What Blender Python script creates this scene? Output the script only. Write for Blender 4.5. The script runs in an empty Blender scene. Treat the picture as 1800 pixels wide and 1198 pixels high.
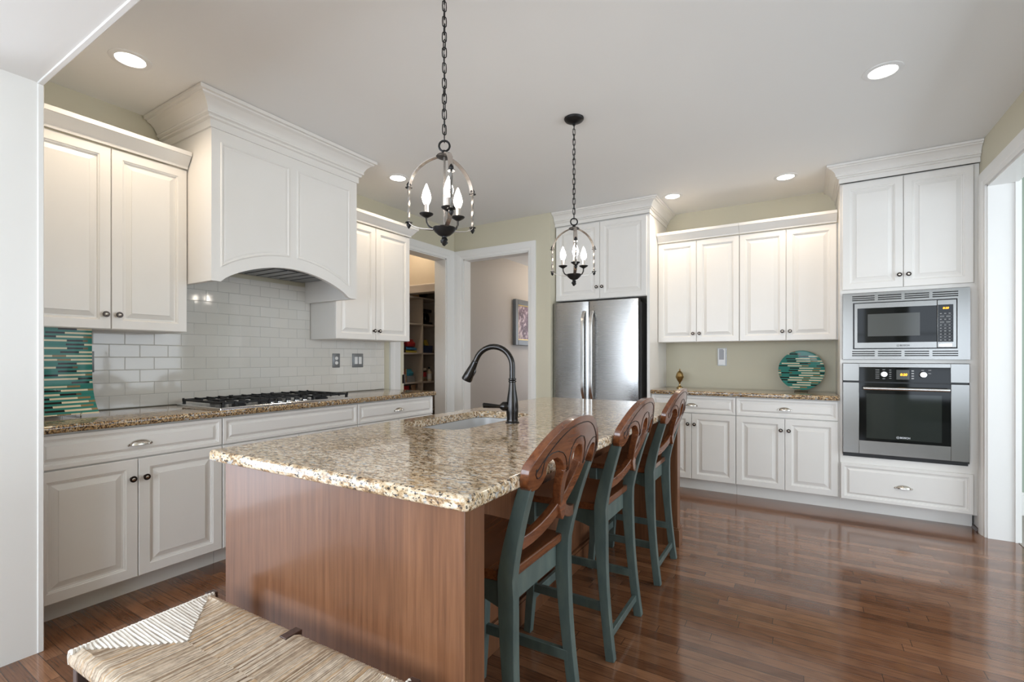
import bpy, bmesh, math, random
from mathutils import Vector, Matrix
random.seed(7)
PI = math.pi
S = bpy.context.scene
C = S.collection

# ------------------------------------------------------------------ camera
YAW = math.radians(31.475)
cam_d = bpy.data.cameras.new('camera')
cam_d.sensor_width = 36.0
cam_d.lens = 837.8 / 1800.0 * 36.0
cam_d.shift_y = (628.2 - 599.0) / 1800.0
cam_d.clip_start = 0.02
cam = bpy.data.objects.new('camera', cam_d)
C.objects.link(cam)
cam.location = (0, 0, 1.22)
cam.rotation_euler = (PI / 2, 0, YAW)
S.camera = cam

# ------------------------------------------------------------------ world, exposure, large lights
S.view_settings.view_transform = 'Standard'
S.view_settings.look = 'None'
S.view_settings.gamma = 1.0
S.view_settings.exposure = 0.12
try:
    S.view_settings.use_curve_mapping = False
except Exception:
    pass
w = bpy.data.worlds.new('world')
S.world = w
w.use_nodes = True
bg = w.node_tree.nodes['Background']
bg.inputs[0].default_value = (0.70, 0.85, 1.0, 1)
bg.inputs[1].default_value = 1.2


def area(name, loc, rot, sx, sy, power, col):
    l = bpy.data.lights.new(name, 'AREA')
    l.shape = 'RECTANGLE'
    l.size = sx
    l.size_y = sy
    l.energy = power
    l.color = col
    o = bpy.data.objects.new(name, l)
    C.objects.link(o)
    o.location = loc
    o.rotation_euler = rot
    return o


DAY = (0.80, 0.885, 1.0)
# daylight entering by the patio door and the windows of the breakfast area behind the camera
area('daylight_patio_door', (-3.71, -1.35, 1.08), (0, -PI / 2, 0), 2.1, 2.3, 85, DAY)
area('daylight_rear_window', (2.1, -3.02, 1.35), (PI / 2, 0, 0), 2.5, 2.0, 70, DAY)
area('daylight_rear_window', (-1.5, -3.02, 1.35), (PI / 2, 0, 0), 3.8, 2.0, 190, DAY)
area('daylight_east_window', (3.46, 2.4, 1.35), (0, PI / 2, 0), 2.1, 4.4, 120, DAY)
area('added_hall_fill', (-2.72, 7.44, 1.3), (-PI / 2, 0, 0), 1.1, 1.5, 14, DAY)  # cool fill added to brighten the hall; no window stands there


# ------------------------------------------------------------------ materials
def nd(nt, t, **kw):
    n = nt.nodes.new(t)
    for k, v in kw.items():
        setattr(n, k, v)
    return n


def mat(name, col, rough=0.5, metal=0.0, spec=0.5, coat=0.0, emit=None, estr=0.0, trans=0.0, ior=1.45):
    m = bpy.data.materials.new(name)
    m.use_nodes = True
    b = m.node_tree.nodes['Principled BSDF']
    b.inputs['Base Color'].default_value = (*col, 1)
    b.inputs['Roughness'].default_value = rough
    b.inputs['Metallic'].default_value = metal
    b.inputs['Specular IOR Level'].default_value = spec
    b.inputs['Coat Weight'].default_value = coat
    b.inputs['Coat Roughness'].default_value = 0.08
    b.inputs['Transmission Weight'].default_value = trans
    b.inputs['IOR'].default_value = ior
    if emit:
        b.inputs['Emission Color'].default_value = (*emit, 1)
        b.inputs['Emission Strength'].default_value = estr
    return m


def bsdf(m):
    return m.node_tree.nodes['Principled BSDF']


def coords(nt, scale=(1, 1, 1), rot=(0, 0, 0), kind='Object'):
    tc = nd(nt, 'ShaderNodeTexCoord')
    mp = nd(nt, 'ShaderNodeMapping')
    mp.inputs['Scale'].default_value = scale
    mp.inputs['Rotation'].default_value = rot
    nt.links.new(tc.outputs[kind], mp.inputs['Vector'])
    return mp.outputs['Vector']


def noise(nt, vec, scale, detail=4, rough=0.55):
    n = nd(nt, 'ShaderNodeTexNoise')
    n.inputs['Scale'].default_value = scale
    n.inputs['Detail'].default_value = detail
    n.inputs['Roughness'].default_value = rough
    nt.links.new(vec, n.inputs['Vector'])
    return n.outputs['Fac']


def ramp(nt, fac, stops, interp='LINEAR'):
    r = nd(nt, 'ShaderNodeValToRGB')
    e = r.color_ramp.elements
    r.color_ramp.interpolation = interp
    while len(e) < len(stops):
        e.new(0.5)
    for el, (p, c) in zip(e, stops):
        el.position = p
        el.color = (*c, 1) if len(c) == 3 else c
    nt.links.new(fac, r.inputs['Fac'])
    return r.outputs['Color']


def mix(nt, fac, a, b, blend='MIX'):
    n = nd(nt, 'ShaderNodeMix', data_type='RGBA', blend_type=blend)
    for sock, val in ((n.inputs[0], fac), (n.inputs[6], a), (n.inputs[7], b)):
        if isinstance(val, (int, float)):
            sock.default_value = val
        elif isinstance(val, tuple):
            sock.default_value = (*val, 1) if len(val) == 3 else val
        else:
            nt.links.new(val, sock)
    return n.outputs[2]


def bump(m, height, strength=0.3, dist=0.002):
    nt = m.node_tree
    b = nd(nt, 'ShaderNodeBump')
    b.inputs['Strength'].default_value = strength
    b.inputs['Distance'].default_value = dist
    nt.links.new(height, b.inputs['Height'])
    nt.links.new(b.outputs['Normal'], bsdf(m).inputs['Normal'])


def setcol(m, sock):
    m.node_tree.links.new(sock, bsdf(m).inputs['Base Color'])


M = {}
M['cab'] = mat('cabinet_paint', (0.80, 0.775, 0.73), 0.32)
nt = M['cab'].node_tree
setcol(M['cab'], mix(nt, ramp(nt, noise(nt, coords(nt), 3), [(0.3, (0, 0, 0)), (0.7, (1, 1, 1))]), (0.79, 0.765, 0.72), (0.81, 0.785, 0.745)))
M['trim'] = mat('trim_paint', (0.80, 0.79, 0.76), 0.35)
nt = M['trim'].node_tree
setcol(M['trim'], mix(nt, noise(nt, coords(nt), 2), (0.79, 0.78, 0.75), (0.81, 0.80, 0.77)))
M['wall'] = mat('wall_paint', (0.55, 0.53, 0.40), 0.6)
nt = M['wall'].node_tree
setcol(M['wall'], mix(nt, noise(nt, coords(nt), 1.5), (0.585, 0.545, 0.418), (0.61, 0.57, 0.44)))
bump(M['wall'], noise(nt, coords(nt), 220), 0.05, 0.001)
M['hall'] = mat('hall_paint', (0.50, 0.46, 0.41), 0.55)
nt = M['hall'].node_tree
setcol(M['hall'], mix(nt, noise(nt, coords(nt), 1.5), (0.50, 0.465, 0.43), (0.53, 0.495, 0.46)))
M['green'] = mat('green_room_paint', (0.33, 0.39, 0.32), 0.6)
nt = M['green'].node_tree
setcol(M['green'], mix(nt, noise(nt, coords(nt), 1.5), (0.32, 0.38, 0.31), (0.34, 0.40, 0.33)))
M['ceil'] = mat('ceiling_paint', (0.70, 0.70, 0.69), 0.7)
nt = M['ceil'].node_tree
setcol(M['ceil'], mix(nt, noise(nt, coords(nt), 1.2), (0.84, 0.84, 0.825), (0.86, 0.86, 0.845)))
M['pantry'] = mat('pantry_paint', (0.60, 0.50, 0.37), 0.6)
nt = M['pantry'].node_tree
setcol(M['pantry'], mix(nt, noise(nt, coords(nt), 4), (0.58, 0.48, 0.355), (0.64, 0.54, 0.41)))
M['shelf'] = mat('shelf_board', (0.62, 0.54, 0.47), 0.5)
nt = M['shelf'].node_tree
setcol(M['shelf'], mix(nt, noise(nt, coords(nt, (1, 8, 8)), 3), (0.60, 0.52, 0.45), (0.66, 0.58, 0.51)))

# hardwood floor: boards along x
M['floor'] = mat('hardwood_floor', (0.2, 0.1, 0.05), 0.2, coat=0.35)
m = M['floor']
nt = m.node_tree
v = coords(nt)
br = nd(nt, 'ShaderNodeTexBrick')
br.offset = 0.0
br.offset_frequency = 2
br.inputs['Scale'].default_value = 1.0
br.inputs['Brick Width'].default_value = 0.72
br.inputs['Row Height'].default_value = 0.0572
br.inputs['Mortar Size'].default_value = 0.0013
br.inputs['Mortar Smooth'].default_value = 0.2
br.inputs['Bias'].default_value = 0.0
br.inputs['Color1'].default_value = (0.0, 0.0, 0.0, 1)
br.inputs['Color2'].default_value = (1, 1, 1, 1)
br.inputs['Mortar'].default_value = (0.5, 0.5, 0.5, 1)
sx_ = nd(nt, 'ShaderNodeSeparateXYZ')
nt.links.new(v, sx_.inputs[0])
dv = nd(nt, 'ShaderNodeMath', operation='DIVIDE')
nt.links.new(sx_.outputs['Y'], dv.inputs[0])
dv.inputs[1].default_value = 0.0572
fl_ = nd(nt, 'ShaderNodeMath', operation='FLOOR')
nt.links.new(dv.outputs[0], fl_.inputs[0])
wr = nd(nt, 'ShaderNodeTexWhiteNoise', noise_dimensions='1D')
nt.links.new(fl_.outputs[0], wr.inputs['W'])
ma = nd(nt, 'ShaderNodeMath', operation='MULTIPLY_ADD')
nt.links.new(wr.outputs['Value'], ma.inputs[0])
ma.inputs[1].default_value = 6.37
nt.links.new(sx_.outputs['X'], ma.inputs[2])
cx_ = nd(nt, 'ShaderNodeCombineXYZ')
nt.links.new(ma.outputs[0], cx_.inputs['X'])
nt.links.new(sx_.outputs['Y'], cx_.inputs['Y'])
v = cx_.outputs[0]
nt.links.new(v, br.inputs['Vector'])
add = nd(nt, 'ShaderNodeVectorMath', operation='ADD')
scl = nd(nt, 'ShaderNodeVectorMath', operation='SCALE')
nt.links.new(br.outputs['Color'], scl.inputs[0])
scl.inputs['Scale'].default_value = 9.0
nt.links.new(v, add.inputs[0])
nt.links.new(scl.outputs[0], add.inputs[1])
mp = nd(nt, 'ShaderNodeMapping')
mp.inputs['Scale'].default_value = (3.5, 130, 1)
nt.links.new(add.outputs[0], mp.inputs['Vector'])
g = noise(nt, mp.outputs['Vector'], 1.6, 8, 0.62)
mp2 = nd(nt, 'ShaderNodeMapping')
mp2.inputs['Scale'].default_value = (1.2, 9, 1)
nt.links.new(add.outputs[0], mp2.inputs['Vector'])
wv = nd(nt, 'ShaderNodeTexWave', wave_type='RINGS', rings_direction='Y')
wv.inputs['Scale'].default_value = 1.6
wv.inputs['Distortion'].default_value = 5.0
wv.inputs['Detail'].default_value = 3
nt.links.new(mp2.outputs['Vector'], wv.inputs['Vector'])
base = ramp(nt, br.outputs['Color'], [(0.0, (0.130, 0.055, 0.027)), (0.35, (0.185, 0.082, 0.040)), (0.7, (0.215, 0.099, 0.049)), (1.0, (0.275, 0.132, 0.068))])
grain = ramp(nt, g, [(0.34, (0.50, 0.47, 0.45)), (0.5, (0.9, 0.9, 0.9)), (0.72, (1.15, 1.12, 1.1))])
c1 = mix(nt, 0.85, base, grain, 'MULTIPLY')
c2 = mix(nt, 0.25, c1, ramp(nt, wv.outputs['Fac'], [(0.0, (0.55, 0.5, 0.48)), (0.4, (1, 1, 1))]), 'MULTIPLY')
c3 = mix(nt, br.outputs['Fac'], c2, (0.035, 0.016, 0.009))
setcol(m, c3)
inv = nd(nt, 'ShaderNodeMath', operation='SUBTRACT')
inv.inputs[0].default_value = 1
nt.links.new(br.outputs['Fac'], inv.inputs[1])
bump(m, inv.outputs[0], 0.25, 0.001)
rg = nd(nt, 'ShaderNodeMapRange')
nt.links.new(g, rg.inputs[0])
rg.inputs[3].default_value = 0.09
rg.inputs[4].default_value = 0.16
nt.links.new(rg.outputs[0], bsdf(m).inputs['Roughness'])


def wood(name, dark, light, rough, axis='z', coat=0.0, scale=1.0, veneer=False):
    m = mat(name, light, rough, coat=coat)
    nt = m.node_tree
    s = {'z': (75, 75, 3.0), 'x': (3.0, 75, 75), 'y': (75, 3.0, 75)}[axis]
    v = coords(nt, tuple(a * scale for a in s))
    f = noise(nt, v, 1.0, 8, 0.62)
    c = ramp(nt, f, [(0.28, dark), (0.62, light), (0.85, tuple(min(1, k * 1.22) for k in light))])
    f2 = noise(nt, coords(nt, tuple(0.12 * a * scale for a in s)), 1.0, 3)
    c = mix(nt, 0.55, c, ramp(nt, f2, [(0.3, (0.78, 0.74, 0.74)), (0.7, (1.1, 1.1, 1.1))]), 'MULTIPLY')
    if veneer:
        # leaf-matched veneer strips, each a little lighter or darker
        vs = coords(nt, (3.1, 0.01, 0.01))
        wn = nd(nt, 'ShaderNodeTexVoronoi', voronoi_dimensions='1D')
        wn.inputs['Scale'].default_value = 1.0
        sp = nd(nt, 'ShaderNodeSeparateXYZ')
        nt.links.new(vs, sp.inputs[0])
        nt.links.new(sp.outputs[0], wn.inputs['W'])
        vg = nd(nt, 'ShaderNodeRGBToBW')
        nt.links.new(wn.outputs['Color'], vg.inputs[0])
        c = mix(nt, 0.35, c, vg.outputs[0], 'SOFT_LIGHT')
    setcol(m, c)
    return m


M['cherry'] = wood('cherry_veneer', (0.115, 0.047, 0.021), (0.195, 0.086, 0.040), 0.30, 'z', 0.15, 1.0, True)
M['cherry_dark'] = wood('cherry_shadow_side', (0.12, 0.048, 0.022), (0.19, 0.080, 0.037), 0.35, 'z', 0.1)
M['mahog'] = wood('stool_mahogany', (0.075, 0.023, 0.010), (0.185, 0.061, 0.022), 0.22, 'y', 0.5)
M['benchwood'] = wood('bench_wood', (0.035, 0.018, 0.014), (0.075, 0.040, 0.030), 0.35, 'z', 0.2)
M['inlay'] = mat('carved_line', (0.014, 0.006, 0.004), 0.4)
M['stoolpaint'] = mat('stool_paint', (0.10, 0.14, 0.13), 0.38)
m = M['stoolpaint']
nt = m.node_tree
setcol(m, ramp(nt, noise(nt, coords(nt, (6, 6, 2)), 3, 5), [(0.3, (0.060, 0.085, 0.080)), (0.55, (0.088, 0.118, 0.108)), (0.75, (0.120, 0.148, 0.128))]))


def granite(name, dark):
    m = mat(name, (0.6, 0.5, 0.35), 0.08, coat=0.3)
    nt = m.node_tree
    v = coords(nt, (0.55, 1.0, 0.9), (0, 0, 0.35))
    f1 = noise(nt, v, 78, 6, 0.68)
    f2 = noise(nt, v, 150, 5, 0.62)
    f3 = noise(nt, v, 11, 4, 0.5)
    a = ramp(nt, f1, [(0.36, (0.10, 0.06, 0.035)), (0.43, (0.34, 0.20, 0.10)), (0.485, (0.56, 0.41, 0.25) if dark == 0 else (0.42, 0.26, 0.11)), (0.57, (0.80, 0.69, 0.55) if dark == 0 else (0.60, 0.46, 0.28))])
    b = mix(nt, ramp(nt, f3, [(0.42, (0, 0, 0)), (0.62, (1, 1, 1))]), a, (0.50, 0.38, 0.23) if dark == 0 else (0.34, 0.21, 0.09), 'MIX')
    a2 = mix(nt, 0.45, a, b)
    k = ramp(nt, f2, [(0.40 + dark, (1, 1, 1)), (0.445 + dark, (0, 0, 0))])
    c = mix(nt, k, a2, (0.035, 0.028, 0.026))
    vo = nd(nt, 'ShaderNodeTexVoronoi')
    vo.inputs['Scale'].default_value = 210
    nt.links.new(v, vo.inputs['Vector'])
    g = ramp(nt, noise(nt, v, 60, 3), [(0.60, (0, 0, 0)), (0.66, (1, 1, 1))])
    c = mix(nt, g, c, (0.42, 0.42, 0.41))
    vg = nd(nt, 'ShaderNodeRGBToBW')
    nt.links.new(vo.outputs['Color'], vg.inputs[0])
    c = mix(nt, 0.45, c, vg.outputs[0], 'SOFT_LIGHT')
    setcol(m, c)
    return m


M['granite'] = granite('granite', 0.0)
M['granite2'] = granite('granite_darker', 0.05)


def steel(name, col, rough, axis):
    m = mat(name, col, rough, 1.0)
    nt = m.node_tree
    s = {'x': (1, 160, 160), 'z': (160, 160, 1), 'y': (160, 1, 160)}[axis]
    f = noise(nt, coords(nt, s), 2.0, 4)
    rr = nd(nt, 'ShaderNodeMapRange')
    nt.links.new(f, rr.inputs[0])
    rr.inputs[3].default_value = rough * 0.95
    rr.inputs[4].default_value = rough * 1.06
    nt.links.new(rr.outputs[0], bsdf(m).inputs['Roughness'])
    bsdf(m).inputs['Anisotropic'].default_value = 0.4
    setcol(m, mix(nt, f, tuple(c * 0.98 for c in col), tuple(min(1, c * 1.02) for c in col)))
    return m


M['steel'] = steel('brushed_steel', (0.25, 0.245, 0.235), 0.24, 'x')
M['steelv'] = steel('brushed_steel_door', (0.33, 0.325, 0.315), 0.27, 'x')
M['bright'] = steel('bright_handle_steel', (0.74, 0.74, 0.74), 0.20, 'z')
M['satin'] = mat('satin_sink_steel', (0.50, 0.50, 0.50), 0.45, 0.25)
M['nickel'] = mat('aged_nickel', (0.60, 0.56, 0.50), 0.25, 1.0)
M['bronze'] = mat('dark_bronze', (0.045, 0.035, 0.03), 0.3, 0.85)
nt = M['bronze'].node_tree
setcol(M['bronze'], mix(nt, noise(nt, coords(nt), 40), (0.03, 0.026, 0.025), (0.06, 0.045, 0.036)))
M['faucet'] = mat('oil_rubbed_bronze', (0.032, 0.034, 0.036), 0.16, 0.9)
nt = M['faucet'].node_tree
setcol(M['faucet'], mix(nt, noise(nt, coords(nt), 30), (0.024, 0.027, 0.03), (0.05, 0.042, 0.036)))
M['iron'] = mat('wrought_iron', (0.02, 0.019, 0.019), 0.42, 0.6)
nt = M['iron'].node_tree
setcol(M['iron'], mix(nt, noise(nt, coords(nt), 60), (0.014, 0.014, 0.015), (0.03, 0.028, 0.027)))
M['ironbright'] = mat('bulb_lit_iron_band', (0.55, 0.50, 0.46), 0.24, 0.9)  # glow of the bulbs on the bands put into a bright base colour
M['ironmid'] = mat('worn_iron', (0.20, 0.185, 0.17), 0.36, 0.8)
M['castiron'] = mat('cast_iron', (0.012, 0.012, 0.013), 0.45)
M['black'] = mat('black_plastic', (0.01, 0.01, 0.011), 0.3)
M['blackglass'] = mat('black_glass', (0.005, 0.006, 0.006), 0.05, spec=0.22)
M['ovenwin'] = mat('tinted_oven_window', (0.022, 0.027, 0.024), 0.05, spec=0.3)
M['mwwin'] = mat('tinted_microwave_window', (0.085, 0.088, 0.082), 0.12, spec=0.3)
M['slot'] = mat('vent_slot', (0.004, 0.004, 0.004), 0.7)
M['fridgeside'] = mat('fridge_side', (0.18, 0.18, 0.18), 0.4, 0.2)
M['white'] = mat('white_plastic', (0.80, 0.80, 0.79), 0.35)
M['greyplastic'] = mat('grey_plastic', (0.36, 0.36, 0.38), 0.4)
M['print'] = mat('panel_print', (0.45, 0.45, 0.45), 0.5)
M['logo_dark'] = mat('logo_dark', (0.05, 0.05, 0.05), 0.4)
M['logo_light'] = mat('logo_light', (0.75, 0.77, 0.80), 0.4)
M['amber'] = mat('amber_digits', (1, 0.4, 0.02), 0.5, emit=(1.0, 0.42, 0.02), estr=2.5)
M['lamp'] = mat('lamp_lens', (1, 1, 1), 0.5, emit=(1.0, 0.93, 0.84), estr=12.0)
M['bulb'] = mat('candle_bulb', (1, 1, 1), 0.3, emit=(1.0, 0.90, 0.78), estr=45.0)
M['brass'] = mat('old_brass', (0.42, 0.29, 0.12), 0.28, 1.0)
M['tileplate'] = mat('pewter_plate', (0.24, 0.25, 0.26), 0.35, 0.6)
M['clear'] = mat('clear_glass', (0.95, 0.98, 0.98), 0.02, trans=1.0)
M['carpet'] = mat('carpet', (0.36, 0.33, 0.29), 0.95)
nt = M['carpet'].node_tree
f = noise(nt, coords(nt), 260)
setcol(M['carpet'], mix(nt, f, (0.28, 0.26, 0.23), (0.44, 0.41, 0.37)))
bump(M['carpet'], f, 0.6, 0.004)

# subway tile on the left wall (u = y, v = z)
M['tile'] = mat('subway_tile', (0.7, 0.68, 0.63), 0.06, coat=0.2)
m = M['tile']
nt = m.node_tree
tc = nd(nt, 'ShaderNodeTexCoord')
sp = nd(nt, 'ShaderNodeSeparateXYZ')
cb = nd(nt, 'ShaderNodeCombineXYZ')
nt.links.new(tc.outputs['Object'], sp.inputs[0])
nt.links.new(sp.outputs['Y'], cb.inputs['X'])
nt.links.new(sp.outputs['Z'], cb.inputs['Y'])
br = nd(nt, 'ShaderNodeTexBrick')
br.offset = 0.5
br.inputs['Scale'].default_value = 1.0
br.inputs['Brick Width'].default_value = 0.1535
br.inputs['Row Height'].default_value = 0.0768
br.inputs['Mortar Size'].default_value = 0.0011
br.inputs['Mortar Smooth'].default_value = 0.3
br.inputs['Color1'].default_value = (0.70, 0.675, 0.62, 1)
br.inputs['Color2'].default_value = (0.73, 0.705, 0.655, 1)
br.inputs['Mortar'].default_value = (0.40, 0.385, 0.35, 1)
nt.links.new(cb.outputs[0], br.inputs['Vector'])
setcol(m, br.outputs['Color'])
br2 = nd(nt, 'ShaderNodeTexBrick')
br2.offset = 0.5
for k, val in (('Scale', 1.0), ('Brick Width', 0.1535), ('Row Height', 0.0768), ('Mortar Size', 0.004), ('Mortar Smooth', 1.0)):
    br2.inputs[k].default_value = val
nt.links.new(cb.outputs[0], br2.inputs['Vector'])
inv = nd(nt, 'ShaderNodeMath', operation='SUBTRACT')
inv.inputs[0].default_value = 1
nt.links.new(br2.outputs['Fac'], inv.inputs[1])
bump(m, inv.outputs[0], 0.6, 0.0016)
rr = nd(nt, 'ShaderNodeMapRange')
nt.links.new(br.outputs['Fac'], rr.inputs[0])
rr.inputs[3].default_value = 0.06
rr.inputs[4].default_value = 0.6
nt.links.new(rr.outputs[0], bsdf(m).inputs['Roughness'])

# woven rush
M['rush'] = mat('woven_rush', (0.5, 0.4, 0.27), 0.6)
m = M['rush']
nt = m.node_tree
ge = nd(nt, 'ShaderNodeNewGeometry')
c = ramp(nt, ge.outputs['Random Per Island'], [(0.0, (0.36, 0.27, 0.19)), (0.2, (0.56, 0.46, 0.35)), (0.75, (0.68, 0.60, 0.50)), (1.0, (0.55, 0.38, 0.22))])
c = mix(nt, 0.7, c, ramp(nt, noise(nt, coords(nt, (60, 22, 60)), 2.2, 4), [(0.32, (0.55, 0.50, 0.46)), (0.6, (1.1, 1.08, 1.05))]), 'MULTIPLY')
setcol(m, c)
M['rushsheen'] = mat('rush_painted_sheen', (0.7, 0.66, 0.6), 0.5)  # sheen on the seat ends put into a paler rush colour
m = M['rushsheen']
nt = m.node_tree
ge = nd(nt, 'ShaderNodeNewGeometry')
c = ramp(nt, ge.outputs['Random Per Island'], [(0.0, (0.62, 0.57, 0.50)), (1.0, (0.76, 0.72, 0.66))])
setcol(m, mix(nt, 0.4, c, ramp(nt, noise(nt, coords(nt, (22, 60, 60)), 2.2, 4), [(0.32, (0.7, 0.66, 0.62)), (0.6, (1.05, 1.05, 1.05))]), 'MULTIPLY'))


def dash_material(name, ax, row):
    """teal glass with rows of cream, black and bronze dashes; ax = horizontal axis, rows along z"""
    m = mat(name, (0.05, 0.22, 0.19), 0.10, spec=0.2)
    nt = m.node_tree
    tc = nd(nt, 'ShaderNodeTexCoord')
    sp = nd(nt, 'ShaderNodeSeparateXYZ')
    nt.links.new(tc.outputs['UV'], sp.inputs[0])

    def mth(op, a, b=None):
        n = nd(nt, 'ShaderNodeMath', operation=op)
        for i, val in enumerate((a, b)):
            if val is None:
                continue
            if isinstance(val, (int, float)):
                n.inputs[i].default_value = val
            else:
                nt.links.new(val, n.inputs[i])
        return n.outputs[0]
    zz = mth('DIVIDE', sp.outputs['Y'], row)
    fl = mth('FLOOR', zz)
    fr = mth('FRACT', zz)
    wn = nd(nt, 'ShaderNodeTexWhiteNoise', noise_dimensions='1D')
    nt.links.new(fl, wn.inputs['W'])
    x = mth('ADD', mth('DIVIDE', sp.outputs['X'], 0.30), mth('MULTIPLY', wn.outputs['Value'], 7.3))
    xi = mth('FLOOR', x)
    xf = mth('FRACT', x)
    wn2 = nd(nt, 'ShaderNodeTexWhiteNoise', noise_dimensions='2D')
    cb = nd(nt, 'ShaderNodeCombineXYZ')
    nt.links.new(xi, cb.inputs[0])
    nt.links.new(fl, cb.inputs[1])
    nt.links.new(cb.outputs[0], wn2.inputs['Vector'])
    seg = ramp(nt, xf, [(0.0, (0.70, 0.62, 0.44)), (0.47, (0.02, 0.012, 0.01)), (0.69, (0.16, 0.10, 0.05)), (0.76, (0.035, 0.20, 0.165))], 'CONSTANT')
    seg2 = ramp(nt, xf, [(0.0, (0.035, 0.20, 0.165)), (0.2, (0.02, 0.012, 0.01)), (0.45, (0.72, 0.63, 0.45)), (0.82, (0.30, 0.20, 0.09))], 'CONSTANT')
    sg = mix(nt, mth('GREATER_THAN', wn2.outputs['Value'], 0.40), seg, seg2)
    on = mth('GREATER_THAN', fr, 0.52)
    teal = mix(nt, noise(nt, coords(nt), 9), (0.03, 0.17, 0.145), (0.055, 0.26, 0.215))
    setcol(m, mix(nt, on, teal, sg))
    bump(m, noise(nt, coords(nt), 25), 0.12, 0.004)
    return m


M['dash'] = dash_material('striped_teal_glass', 'X', 0.0215)

# lilac painting
M['art'] = mat('flower_painting', (0.4, 0.3, 0.4), 0.5)
m = M['art']
nt = m.node_tree
v = coords(nt, (1, 1, 0.8))
f = noise(nt, v, 7, 6, 0.7)
f2 = noise(nt, v, 22, 3)
a = ramp(nt, f, [(0.30, (0.05, 0.035, 0.04)), (0.45, (0.14, 0.085, 0.11)), (0.53, (0.27, 0.18, 0.24)), (0.60, (0.55, 0.44, 0.42)), (0.72, (0.22, 0.19, 0.08))])
setcol(m, mix(nt, ramp(nt, f2, [(0.55, (0, 0, 0)), (0.62, (0.8, 0.8, 0.8))]), a, (0.70, 0.58, 0.62)))
M['artframe'] = mat('grey_frame', (0.17, 0.18, 0.19), 0.35, 0.2)
M['gold'] = mat('gilt_slip', (0.55, 0.40, 0.16), 0.35, 0.6)
for nm, col in (('red', (0.42, 0.03, 0.03)), ('blue', (0.06, 0.22, 0.42)), ('teal', (0.05, 0.28, 0.38)), ('navy', (0.02, 0.035, 0.10)),
                ('leaf', (0.14, 0.20, 0.03)), ('yellow', (0.55, 0.42, 0.06)), ('cream', (0.70, 0.62, 0.50)), ('darkbrown', (0.03, 0.016, 0.01)),
                ('tan', (0.45, 0.27, 0.15)), ('grout', (0.3, 0.3, 0.3))):
    M[nm] = mat('pantry_' + nm, col, 0.4)


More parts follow.
